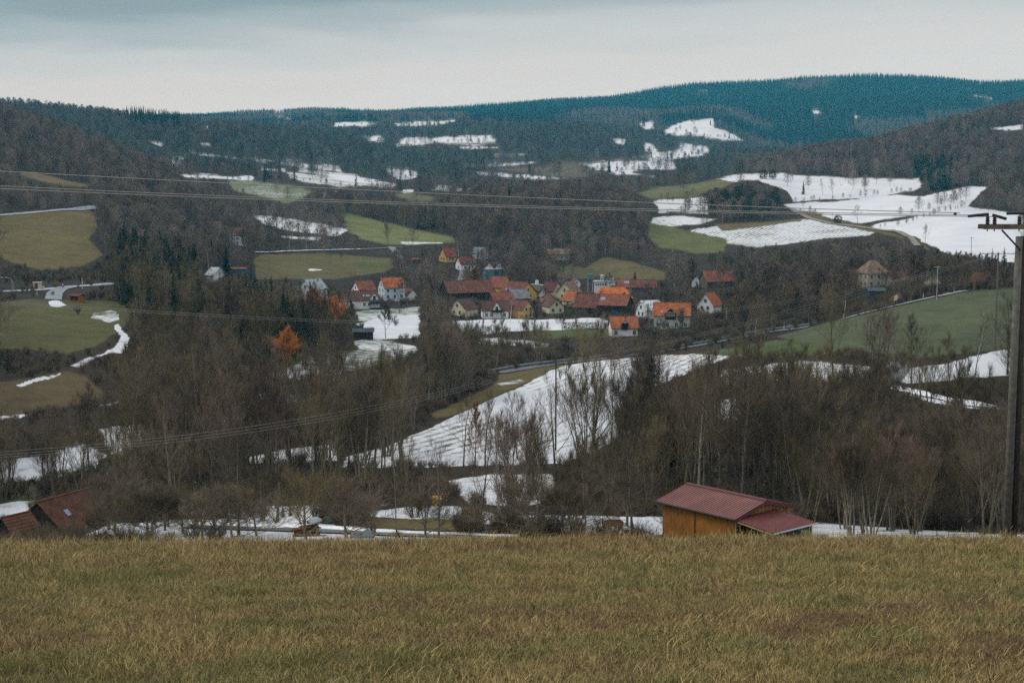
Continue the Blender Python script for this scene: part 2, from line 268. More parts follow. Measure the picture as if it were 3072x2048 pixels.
# (outline, colour, snow, keep clear of trees 0..1, stripes 0..1)
FIELDS = [
 # left
 ([(-300,655),(0,645),(100,636),(265,630),(285,645),(290,680),(270,720),(310,765),(240,800),(130,812),(60,795),(0,770),(-300,760)], OLIVE, 0, 1, .2),
 ([(60,515),(120,520),(200,540),(270,552),(265,566),(190,556),(100,538),(55,525)], DRY, .1, 1, 0),
 ([(-300,905),(0,905),(100,898),(200,900),(350,905),(385,925),(395,960),(345,1000),(280,1040),(200,1062),(120,1055),(0,1045),(-300,1040)], (.080,.076,.031), 0, 1, .35),
 ([(150,903),(170,898),(185,905),(205,915),(180,920),(150,918)], GREEN, 1.2, 1, 0),
 ([(275,938),(330,930),(355,935),(360,960),(340,965),(318,970),(300,960),(270,955)], GREEN, .62, 1, 0),
 ([(340,975),(352,972),(385,1010),(388,1040),(370,1058),(340,1060),(300,1068),(345,1040),(360,1010)], BROWN, 1.0, .9, 0),
 ([(-200,1160),(60,1140),(200,1110),(255,1125),(290,1160),(330,1190),(200,1218),(0,1250),(-200,1260)], (.085,.066,.032), .08, .9, .1),
 ([(45,1156),(110,1132),(160,1124),(200,1110),(165,1135),(60,1160)], BROWN, .9, .8, 0),
 ([(210,1095),(250,1078),(310,1060),(300,1072),(230,1105)], BROWN, .6, .6, 0),
 ([(0,1248),(60,1240),(110,1238),(60,1252),(0,1256)], BROWN, 1.0, .6, 0),
 ([(300,1214),(350,1203),(372,1202),(330,1216)], BROWN, 1.0, .6, 0),
 ([(-200,1385),(0,1375),(100,1372),(250,1335),(320,1365),(280,1410),(150,1440),(0,1455),(-200,1460)], BROWN, .7, .4, 0),
 ([(290,1285),(420,1270),(520,1330),(500,1380),(330,1360)], BROWN, .66, .4, 0),
 ([(0,1450),(100,1440),(110,1490),(40,1520),(0,1520)], (.048,.052,.024), .2, .3, 0),
 ([(-100,1535),(40,1505),(105,1500),(108,1525),(60,1552),(0,1565),(-100,1560)], GREEN, .78, .9, 0),
 # far left fields
 ([(440,420),(490,425),(490,442),(462,437)], STUB, 1, .9, 0),
 ([(590,375),(620,378),(640,385),(610,388)], STUB, 1, .9, 0),
 ([(555,452),(640,462),(700,470),(850,485),(1020,497),(1024,516),(900,500),(750,482),(600,467)], STUB, .95, .85, 0),
 ([(600,425),(640,430),(630,440),(600,436)], STUB, .8, .8, 0),
 ([(850,470),(900,478),(890,486),(850,480)], STUB, .8, .8, 0),
 ([(505,466),(550,470),(552,500),(530,503),(505,495)], STUB, 1, .8, 0),
 ([(540,525),(610,523),(755,530),(760,545),(690,541),(560,533)], STUB, 1.1, 1, 0),
 ([(680,540),(760,546),(900,562),(940,575),(900,598),(860,610),(790,595),(700,568)], (.12,.14,.075), .38, 1, .9),
 ([(780,500),(860,505),(850,518),(785,514)], STUB, .85, .7, 0),
 ([(860,515),(960,520),(1024,524),(1190,553),(1175,567),(1100,562),(1020,562),(930,548),(870,535)], GREYOL, .72, 1, .7),
 ([(900,512),(1024,521),(1190,552),(1120,552),(1000,535)], GREYOL, 1.1, 1, .4),
 ([(750,645),(850,652),(950,668),(1050,690),(1010,708),(880,695),(790,670)], STUB, .95, .85, 0),
 ([(840,706),(960,712),(960,722),(850,716)], STUB, 1, .7, 0),
 ([(1030,640),(1130,660),(1250,688),(1360,712),(1372,728),(1250,733),(1150,733),(1080,715),(1040,690)], BRIGHT, 0, 1, .2),
 ([(1200,724),(1330,724),(1330,733),(1200,734)], BRIGHT, .75, .8, 0),
 ([(765,775),(790,762),(900,758),(1010,760),(1100,770),(1175,775),(1185,800),(1150,818),(1000,838),(850,840),(770,835)], (.10,.088,.038), .02, 1, .2),
 ([(1050,785),(1170,790),(1165,805),(1080,808)], (.07,.09,.03), .05, 1, 0),
 ([(920,808),(980,808),(980,813),(925,813)], OLIVE, 1.1, 1, 0),
 # centre, far
 ([(1000,366),(1100,362),(1135,368),(1100,379),(1000,381)], STUB, 1.1, 1, 0),
 ([(1180,368),(1250,361),(1365,356),(1368,363),(1320,376),(1260,379),(1190,381)], STUB, 1, .95, .2),
 ([(1080,405),(1150,407),(1150,426),(1105,427)], STUB, 1.1, .9, 0),
 ([(1188,437),(1200,415),(1300,411),(1470,404),(1494,418),(1492,430),(1400,431),(1250,432)], STUB, 1.15, .95, 0),
 ([(1375,439),(1500,439),(1494,447),(1385,445)], STUB, 1, .8, 0),
 ([(1390,490),(1480,487),(1620,479),(1605,492),(1480,502),(1390,502)], STUB, .8, .7, 0),
 ([(1480,458),(1590,462),(1580,472),(1470,468)], STUB, .7, .8, 0),
 ([(1155,498),(1230,508),(1258,520),(1240,537),(1200,542),(1168,522)], STUB, 1, .9, 0),
 ([(1420,510),(1560,523),(1720,528),(1700,538),(1500,536),(1430,524)], STUB, .85, .75, 0),
 ([(1480,505),(1640,500),(1660,484),(1720,484),(1810,520),(1730,536),(1600,522)], (.095,.08,.055), .08, 1, .2),
 ([(1725,490),(1830,480),(2020,484),(2030,508),(1900,515),(1975,532),(1850,527),(1780,508)], STUB, .95, .95, .7),
 ([(1290,560),(1330,552),(1420,570),(1400,575),(1300,575)], STUB, .6, .8, 0),
 ([(1190,583),(1240,578),(1310,595),(1290,605),(1240,605),(1200,595)], (.12,.115,.05), .08, 1, 0),
 ([(1205,572),(1240,570),(1245,578),(1215,580)], STUB, 1, .9, 0),
 ([(1838,415),(1882,418),(1872,437),(1845,432)], STUB, 1, .9, 0),
 ([(1928,424),(1965,434),(1972,456),(1938,460)], STUB, 1, .9, 0),
 ([(1905,470),(1950,463),(2040,455),(2050,470),(1980,478)], STUB, .95, .8, 0),
 ([(2000,452),(2120,438),(2128,465),(2040,472),(1955,482),(1930,472)], STUB, 1, .9, 0),
 ([(2005,383),(2070,360),(2140,355),(2152,380),(2195,400),(2228,421),(2180,423),(2100,409),(2020,407),(1985,397)], STUB, 1.15, 1, 0),
 ([(1910,365),(1960,362),(1965,385),(1930,395)], STUB, .95, .9, 0),
 ([(2040,430),(2100,434),(2130,447),(2110,467),(2035,472)], STUB, 1.1, 1, 0),
 # right
 ([(2095,547),(2200,525),(2270,519),(2350,521),(2520,532),(2755,535),(2762,560),(2740,573),(2680,582),(2600,590),(2470,602),(2380,602),(2360,572),(2270,542),(2200,546)], DRY, 1.0, 1, .3),
 ([(1905,578),(1990,560),(2100,545),(2160,538),(2200,550),(2130,567),(2080,592),(1950,598)], (.11,.11,.045), .12, 1, .2),
 ([(1960,602),(2120,592),(2125,642),(1975,638)], STUB, .85, .6, 0),
 ([(2350,615),(2500,602),(2700,585),(2770,588),(2900,560),(2965,560),(2900,617),(2840,632),(2720,652),(2580,670),(2480,652),(2400,640)], DRY, 1.05, 1, .4),
 ([(2380,628),(2470,640),(2460,652),(2400,642)], OLIVE, .4, 1, .3),
 ([(2580,690),(2640,668),(2740,650),(2900,622),(3072,645),(3500,690),(3500,800),(3072,790),(2900,775),(2830,755),(2790,735),(2740,708),(2680,690)], DRY, 1.1, 1, .3),
 ([(2060,692),(2150,677),(2260,671),(2400,655),(2480,663),(2640,690),(2610,706),(2500,716),(2400,727),(2270,742),(2200,735),(2120,718)], (.11,.115,.07), .72, 1, .8),
 ([(1945,665),(2050,688),(2180,722),(2175,755),(2090,760),(1980,745),(1945,710)], (.10,.105,.04), .05, 1, .2),
 ([(1950,652),(2060,647),(2160,657),(2105,673),(2010,680),(1950,672)], (.10,.105,.04), .95, 1, .3),
 ([(2150,672),(2300,668),(2390,655),(2400,662),(2260,680),(2170,690)], DRY, .05, .9, 0),
 ([(2400,636),(2500,660),(2640,688),(2760,725),(2800,760),(2770,740),(2700,712),(2600,690),(2470,664)], OLIVE, .05, .8, 0),
 ([(1740,815),(1815,772),(1900,788),(2000,818),(1990,840),(1850,838)], (.105,.088,.04), 0, 1, .2),
 ([(1650,795),(1740,800),(1800,815),(1780,835),(1650,830)], (.08,.075,.033), 0, .7, .2),
 # middle
 ([(1065,970),(1180,942),(1260,940),(1258,1017),(1120,1017),(1100,992)], GREEN, .95, .75, .2),
 ([(1060,935),(1260,920),(1260,945),(1080,965)], GREEN, .55, .6, .2),
 ([(1350,962),(1600,957),(1800,954),(1835,968),(1825,985),(1600,992),(1400,1005)], GREEN, .95, .65, 0),
 ([(1590,995),(1840,988),(1860,1012),(1600,1016)], GREEN, .05, .8, 0),
 ([(1060,1022),(1120,1014),(1250,1036),(1250,1050),(1150,1055),(1080,1062)], GREEN, .7, .9, .3),
 ([(950,1060),(1070,1050),(1255,1046),(1240,1062),(1100,1105),(900,1125),(800,1135)], GREYOL, .5, .8, .6),
 ([(780,1122),(860,1115),(1020,1110),(1020,1142),(900,1138)], STUB, .9, .7, 0),
 ([(1340,1015),(1500,1012),(1650,1030),(1640,1042),(1450,1035)], STUB, .7, .5, 0),
 ([(1500,1120),(1600,1100),(1718,1088),(1645,1115),(1560,1157),(1470,1198),(1380,1237),(1310,1255),(1290,1240),(1410,1190),(1490,1150)], (.105,.085,.034), .06, 1, .2),
 ([(1490,1150),(1560,1135),(1580,1145),(1500,1160)], GREYOL, .5, 1, 0),
 ([(1715,1090),(1900,1072),(2000,1064),(1990,1150),(1900,1210),(1850,1320),(1700,1390),(1500,1395),(1350,1400),(1350,1256),(1380,1240),(1470,1200),(1560,1160),(1650,1112)], (.10,.09,.055), .88, .80, 1),
 ([(1354,1400),(1290,1402),(1030,1402),(1035,1370),(1150,1340),(1300,1280),(1354,1254)], (.10,.09,.055), .86, .40, 1),
 ([(1990,1065),(2120,1060),(2250,1040),(2300,1050),(2120,1092),(1990,1152)], (.10,.09,.055), .84, .93, 1),
 ([(2100,1060),(2330,1020),(2560,1040),(2500,1060),(2250,1075)], GREEN, .35, .7, .3),
 ([(640,1185),(720,1180),(890,1180),(890,1215),(760,1225)], STUB, .6, .35, 0),
 ([(740,1372),(850,1346),(1000,1330),(1012,1382),(900,1388),(750,1388)], STUB, .95, .6, 0),
 ([(1340,1440),(1480,1418),(1660,1422),(1665,1500),(1560,1522),(1400,1505)], DRY, .8, .55, 0),
 ([(2330,1010),(2500,960),(2650,930),(2850,880),(3072,860),(3500,850),(3500,1040),(3072,1030),(2990,1050),(2750,1075),(2650,1065),(2560,1045),(2400,1025)], (.074,.086,.044), .20, 1, .45),
 ([(2670,1140),(2720,1100),(2850,1090),(3000,1050),(3100,1040),(3500,1060),(3500,1130),(3050,1122),(2900,1137),(2720,1150)], DRY, 1.0, .85, 0),
 ([(2150,1110),(2400,1080),(2620,1100),(2600,1150),(2400,1140),(2180,1160)], STUB, .75, .35, 0),
 ([(2140,1200),(2300,1195),(2300,1255),(2150,1260)], STUB, .6, .25, 0),
 # front, below the crest of the meadow
 ([(330,1570),(500,1560),(760,1555),(880,1560),(1000,1575),(1300,1598),(1540,1622),(1540,1640),(240,1640),(260,1600)], GREEN, 1.0, .5, 0),
 ([(720,1520),(1000,1518),(1010,1532),(950,1545),(870,1560),(780,1562),(700,1545)], GREEN, .95, .6, 0),
 ([(330,1500),(700,1520),(700,1545),(330,1535)], GREEN, .55, .3, 0),
 ([(1060,1540),(1250,1516),(1400,1520),(1500,1545),(1990,1550),(1995,1602),(1750,1598),(1500,1575),(1350,1562),(1180,1552)], DRY, .97, .7, .2),
 ([(1130,1553),(1370,1560),(1430,1580),(1300,1590),(1120,1582)], OLIVE, .05, .8, 0),
 ([(1740,1560),(1990,1550),(2000,1605),(1740,1600)], DRY, 1.0, .8, .2),
 ([(1990,1590),(2500,1590),(2500,1630),(1990,1630)], GREEN, .3, .8, 0),
 ([(2430,1568),(2550,1575),(2700,1588),(3000,1600),(3300,1600),(3300,1630),(2430,1630)], GREEN, .72, .15, 0),
 ([(2655,1163),(2740,1180),(2850,1203),(3010,1228),(3000,1236),(2850,1216),(2730,1190)], BROWN, .95, .5, 0),
 # clearings on the far wooded mountain
 ([(2435,325),(2465,328),(2470,345),(2440,342)], STUB, 1, .9, 0),
 ([(2095,268),(2122,270),(2120,278),(2098,276)], STUB, 1, .9, 0),
 ([(2565,344),(2575,348),(2573,356),(2563,352)], STUB, 1, .9, 0),
 ([(2915,283),(2980,294),(2975,300),(2920,290)], STUB, 1, .9, 0),
 ([(2955,385),(3072,372),(3300,365),(3300,388),(3072,392),(3000,392)], STUB, 1.1, 1, 0),
 ([(820,345),(842,342),(880,355),(870,362),(830,352)], STUB, 1, .9, 0),
]
_cover = np.zeros((NY, NS, 3)); _snow = np.zeros((NY, NS)); _strp = np.zeros((NY, NS))
def build_cover():
    base = np.array([.032,.025,.018])
    n1 = fbm(GX/14, GY/14, 31, 4)[..., None]
    _cover[:] = base*(0.7+.7*n1)
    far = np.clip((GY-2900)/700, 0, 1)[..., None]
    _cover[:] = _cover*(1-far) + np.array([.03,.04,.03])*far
    near = (GY < 340)
    _snow[:] = np.where(near, .26, .14) + np.where((GY > 340) & (GY < 1000), .04, 0)
    _snow[GY > 3300] = .05
    wu = GU + (fbm(GX/GY*70, np.log(GY)*60, 51, 3)-.5)*14
    wv = GV + (fbm(GX/GY*70+40, np.log(GY)*60, 52, 3)-.5)*7
    for poly, col, sn, keep, strp in FIELDS:
        P = np.array(poly, float)
        x0, y0 = P.min(0)-14; x1, y1 = P.max(0)+14
        ii = np.where((GU > x0) & (GU < x1) & (GV > y0) & (GV < y1) & GVIS)
        if len(ii[0]) == 0: continue
        px = wu[ii]; py = wv[ii]
        inside = np.zeros(len(px), bool); dist = np.full(len(px), 1e9)
        n = len(P)
        for a in range(n):
            A = P[a]; B = P[(a+1) % n]; e = B-A
            c = ((A[1] > py) != (B[1] > py))
            with np.errstate(divide='ignore', invalid='ignore'):
                xi = A[0] + (py-A[1])*(e[0])/(e[1] if e[1] != 0 else 1e-9)
            inside ^= c & (px < xi)
            t = np.clip(((px-A[0])*e[0]+(py-A[1])*e[1])/max(e@e, 1e-9), 0, 1)
            dist = np.minimum(dist, np.hypot(px-A[0]-t*e[0], (py-A[1]-t*e[1])))
        sd = np.where(inside, dist, -dist)
        yy = GY[ii]; sd = sd + (fbm(GX[ii]/(3+yy*.012), yy/(3+yy*.012), 57, 3)-.5)*(7+np.clip((yy-700)/150, 0, 7)); sf = np.clip(2.5+(yy-600)/110, 3, 15); w = np.clip(sd/sf+.5, 0, 1); snl = .55+(sn-.55)*(.54-np.clip((yy-800)/900, 0, 1)*.06) if sn > .55 else sn
        _cover[ii] = _cover[ii]*(1-w[:, None]) + np.array(col)*w[:, None]
        _snow[ii] = _snow[ii]*(1-w) + snl*w
        _strp[ii] = _strp[ii]*(1-w) + strp*w
build_cover()

def terrain_material():
    m = bpy.data.materials.new('valley ground'); m.use_nodes = True; nt = m.node_tree; N = nt.nodes; L = nt.links
    b = N['Principled BSDF']; b.inputs['Roughness'].default_value = .95; b.inputs['Specular IOR Level'].default_value = .1
    at_ = N.new('ShaderNodeAttribute'); at_.attribute_name = 'cover'
    sn = N.new('ShaderNodeAttribute'); sn.attribute_name = 'snow'
    sp = N.new('ShaderNodeAttribute'); sp.attribute_name = 'stripes'
    tc = N.new('ShaderNodeTexCoord')
    def noise(scale, detail=6, rough=.6):
        n = N.new('ShaderNodeTexNoise'); n.inputs['Scale'].default_value = scale; n.inputs['Detail'].default_value = detail; n.inputs['Roughness'].default_value = rough
        L.new(tc.outputs['Object'], n.inputs['Vector']); q = N.new('ShaderNodeMapRange'); q.inputs[1].default_value = .27; q.inputs[2].default_value = .73; L.new(n.outputs['Fac'], q.inputs[0]); return q.outputs[0]
    def math_(op, a, b_, c=None):
        n = N.new('ShaderNodeMath'); n.operation = op
        for i, q in enumerate((a, b_, c)):
            if q is None: continue
            if isinstance(q, (int, float)): n.inputs[i].default_value = q
            else: L.new(q, n.inputs[i])
        return n.outputs[0]
    n1 = noise(.35, 9, .68); n2 = noise(.035, 5); n3 = noise(.9, 5, .7)
    mp = N.new('ShaderNodeMapping'); mp.inputs['Rotation'].default_value = (0, 0, R(27)); L.new(tc.outputs['Object'], mp.inputs[0])
    wv = N.new('ShaderNodeTexWave'); wv.inputs['Scale'].default_value = .105; wv.inputs['Distortion'].default_value = 3.0; wv.inputs['Detail'].default_value = 3; wv.inputs['Detail Scale'].default_value = .6
    L.new(mp.outputs[0], wv.inputs['Vector'])
    n4 = noise(.009, 4); nn = math_('ADD', math_('ADD', math_('MULTIPLY', n1, .46), math_('MULTIPLY', n2, .32)), math_('MULTIPLY', n4, .22))
    nn = math_('ADD', nn, math_('MULTIPLY', math_('SUBTRACT', wv.outputs['Fac'], .5), math_('MULTIPLY', sp.outputs['Fac'], .24)))
    # snow where the share exceeds the noise
    d = math_('SUBTRACT', sn.outputs['Fac'], nn)
    mask = N.new('ShaderNodeMapRange'); mask.interpolation_type = 'SMOOTHSTEP'
    mask.inputs[1].default_value = -.10; mask.inputs[2].default_value = .22; L.new(d, mask.inputs[0])
    v = N.new('ShaderNodeMapRange'); v.inputs[1].default_value = .2; v.inputs[2].default_value = .8; v.inputs[3].default_value = .60; v.inputs[4].default_value = 1.42; L.new(math_('ADD', math_('ADD', math_('MULTIPLY', n1, .28), math_('MULTIPLY', n3, .2)), math_('ADD', math_('MULTIPLY', n2, .26), math_('MULTIPLY', noise(.13, 4), .26))), v.inputs[0])
    hs = N.new('ShaderNodeHueSaturation'); L.new(at_.outputs['Color'], hs.inputs['Color']); L.new(v.outputs[0], hs.inputs['Value'])
    mx = N.new('ShaderNodeMix'); mx.data_type = 'RGBA'; L.new(mask.outputs[0], mx.inputs['Factor']); L.new(hs.outputs[0], mx.inputs['A'])
    sv = N.new('ShaderNodeMix'); sv.data_type = 'RGBA'; L.new(math_('ADD', math_('MULTIPLY', n2, .5), math_('MULTIPLY', n4, .5)), sv.inputs['Factor']); sv.inputs['A'].default_value = (.45,.48,.525,1); sv.inputs['B'].default_value = (.75,.77,.79,1)
    L.new(sv.outputs['Result'], mx.inputs['B'])
    L.new(mx.outputs['Result'], b.inputs['Base Color'])
    bp = N.new('ShaderNodeBump'); bp.inputs['Strength'].default_value = .35; bp.inputs['Distance'].default_value = .3; L.new(n1, bp.inputs['Height']); L.new(bp.outputs[0], b.inputs['Normal'])
    return m
def grid_mesh(name, X, Y, Z):
    ny, nx = X.shape
    V = np.stack([X, Y, Z], -1).reshape(-1, 3).astype(np.float32)
    i = np.arange(ny*nx).reshape(ny, nx)
    q = np.stack([i[:-1, :-1], i[:-1, 1:], i[1:, 1:], i[1:, :-1]], -1).reshape(-1, 4)
    me = bpy.data.meshes.new(name); me.vertices.add(len(V)); me.vertices.foreach_set('co', V.ravel())
    me.loops.add(q.size); me.loops.foreach_set('vertex_index', q.ravel().astype(np.int32))
    me.polygons.add(len(q)); me.polygons.foreach_set('loop_start', np.arange(0, q.size, 4, dtype=np.int32))
    me.update(calc_edges=True); me.validate(); me.shade_smooth(); return me
def build_terrain():
    me = grid_mesh('terrain', GX, GY, GZ)
    a = me.attributes.new('cover', 'FLOAT_COLOR', 'POINT'); a.data.foreach_set('color', np.concatenate([_cover, np.ones((NY, NS, 1))], -1).astype(np.float32).ravel())
    for nm, arr in (('snow', _snow), ('stripes', _strp)):
        a = me.attributes.new(nm, 'FLOAT', 'POINT'); a.data.foreach_set('value', arr.astype(np.float32).ravel())
    obj('terrain', me, terrain_material(), kind='structure', label='snow patched valley floor and hillsides beyond the grass crest')
    x = np.linspace(-75, 75, 260); y = np.linspace(-12, 58, 160)
    X, Y = np.meshgrid(x, y)
    me = grid_mesh('meadow', X, Y, meadow_z(X, Y))
    obj('meadow', me, mat('meadow soil', (.060,.046,.020), var=.3, scale=2.5), kind='structure', label='sloping dry meadow in the foreground')
build_terrain()
# ------------------------------------------------------------------ trees: mesh kits
def tree_mat(name, col, var=.25, hue2=None, scale=.8):
    """bark / twig / needle colour that changes from tree to tree between two colours"""
    m = bpy.data.materials.new(name); m.use_nodes = True; nt = m.node_tree; N = nt.nodes; L = nt.links
    b = N['Principled BSDF']; b.inputs['Roughness'].default_value = .9; b.inputs['Specular IOR Level'].default_value = .12
    oi = N.new('ShaderNodeObjectInfo'); mx = N.new('ShaderNodeMix'); mx.data_type = 'RGBA'
    mx.inputs['A'].default_value = (*col, 1); mx.inputs['B'].default_value = (*(hue2 or col), 1)
    L.new(oi.outputs['Random'], mx.inputs['Factor'])
    tc = N.new('ShaderNodeTexCoord'); nz = N.new('ShaderNodeTexNoise'); nz.inputs['Scale'].default_value = scale; nz.inputs['Detail'].default_value = 4
    L.new(tc.outputs['Object'], nz.inputs['Vector'])
    h = N.new('ShaderNodeHueSaturation'); mr = N.new('ShaderNodeMapRange'); mr.inputs[1].default_value = .3; mr.inputs[2].default_value = .7
    mr.inputs[3].default_value = 1-var*1.5; mr.inputs[4].default_value = 1+var*1.5; L.new(nz.outputs['Fac'], mr.inputs[0])
    # a second random number per tree for its brightness
    m1 = N.new('ShaderNodeMath'); m1.operation = 'MULTIPLY'; m1.inputs[1].default_value = 37.3; L.new(oi.outputs['Random'], m1.inputs[0])
    m2 = N.new('ShaderNodeMath'); m2.operation = 'FRACT'; L.new(m1.outputs[0], m2.inputs[0])
    m3 = N.new('ShaderNodeMapRange'); m3.inputs[3].default_value = .50; m3.inputs[4].default_value = 1.45; L.new(m2.outputs[0], m3.inputs[0])
    mm = N.new('ShaderNodeMath'); mm.operation = 'MULTIPLY'; L.new(mr.outputs[0], mm.inputs[0]); L.new(m3.outputs[0], mm.inputs[1])
    L.new(mm.outputs[0], h.inputs['Value']); L.new(mx.outputs['Result'], h.inputs['Color']); L.new(h.outputs[0], b.inputs['Base Color'])
    return m
TW = tree_mat('bare twigs', (.145,.112,.084), hue2=(.152,.122,.078))
TWR = tree_mat('reddish bare twigs', (.165,.108,.086), hue2=(.135,.110,.094))
TWO = tree_mat('olive mossy twigs', (.168,.134,.068), hue2=(.145,.120,.074))
BARK = tree_mat('grey brown bark', (.12,.105,.082), hue2=(.18,.16,.115), scale=2)
BIRCHB = tree_mat('white birch bark', (.46,.44,.40), hue2=(.38,.36,.32), scale=3)
NEED = tree_mat('dark spruce needles', (.022,.036,.022), hue2=(.030,.046,.024))
NEEDF = tree_mat('far spruce needles', (.020,.040,.034), hue2=(.028,.050,.038))  # bluer than the near needles: some of the haze is put into this colour
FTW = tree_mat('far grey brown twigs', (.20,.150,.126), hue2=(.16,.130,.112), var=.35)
FTG = tree_mat('distant grey green twigs', (.135,.135,.124), hue2=(.105,.118,.112), var=.35)  # twig copy for distant hills, haze tone put into its colour
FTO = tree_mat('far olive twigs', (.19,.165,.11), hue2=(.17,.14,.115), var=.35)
LARCH = tree_mat('bare larch twigs', (.24,.16,.14), hue2=(.20,.15,.14))
ORG = tree_mat('orange willow twigs', (.52,.20,.045), hue2=(.42,.18,.05))
LEAF = tree_mat('withered orange leaves', (.38,.16,.05), hue2=(.34,.15,.055))
GRNB = tree_mat('evergreen shrub leaves', (.030,.042,.018), hue2=(.04,.05,.02))

class Lines:
    """thin three-sided branches, collected fast"""
    def __init__(s): s.V = []; s.Fc = []; s.n = 0
    def add(s, pts, r0, r1, k=3):
        P = np.asarray(pts, float); n = len(P)
        d = np.gradient(P, axis=0); d /= np.linalg.norm(d, axis=1)[:, None]+1e-9
        ref = np.array([0,0,1.]) if abs(d[0, 2]) < .8 else np.array([1.,0,0])
        a = np.cross(d, ref); a /= np.linalg.norm(a, axis=1)[:, None]+1e-9; b = np.cross(d, a)
        r = np.linspace(r0, r1, n)[:, None]
        rings = [P + (a*math.cos(2*math.pi*j/k)+b*math.sin(2*math.pi*j/k))*r for j in range(k)]
        s.V.append(np.stack(rings, 1).reshape(-1, 3))
        i = np.arange(n-1)[:, None]*k; j = np.arange(k)[None, :]
        q = np.stack([i+j, i+(j+1) % k, i+k+(j+1) % k, i+k+j], -1).reshape(-1, 4) + s.n
        s.Fc.append(q); s.n += n*k
    def tri(s, T):
        """T: (n,3,3) loose triangles, stored as degenerate-free quads are not needed"""
        T = np.asarray(T, float).reshape(-1, 3, 3); s.V.append(T.reshape(-1, 3))
        s.Fc.append(np.arange(len(T)*3).reshape(-1, 3)+s.n); s.n += len(T)*3
    def mesh(s, name, m):
        V = np.concatenate(s.V).astype(np.float32); me = bpy.data.meshes.new(name)
        me.vertices.add(len(V)); me.vertices.foreach_set('co', V.ravel())
        loops = np.concatenate([f.ravel() for f in s.Fc]).astype(np.int32)
        tot = np.concatenate([np.full(len(f), f.shape[1]) for f in s.Fc]); start = np.concatenate([[0], np.cumsum(tot)[:-1]]).astype(np.int32)
        me.loops.add(len(loops)); me.loops.foreach_set('vertex_index', loops)
        me.polygons.add(len(start)); me.polygons.foreach_set('loop_start', start)
        me.update(calc_edges=True); me.materials.append(m); return me
def rot_about(v, ax, a):
    ax = ax/np.linalg.norm(ax); return v*math.cos(a)+np.cross(ax, v)*math.sin(a)+ax*(ax@v)*(1-math.cos(a))
def branch(rng, p, d, L, n, bend, wig):
    """polyline that starts at p along d; bend>0 curves upward, <0 droops"""
    pts = [p]; d = d/np.linalg.norm(d)
    for i in range(n):
        d = d + np.array([0, 0, bend/n]) + rng.normal(0, wig, 3); d /= np.linalg.norm(d)
        p = p + d*L/n; pts.append(p)
    return np.array(pts)
def side_dir(rng, d, ang):
    o = np.cross(d, rng.normal(0, 1, 3)); return rot_about(d, o, ang)
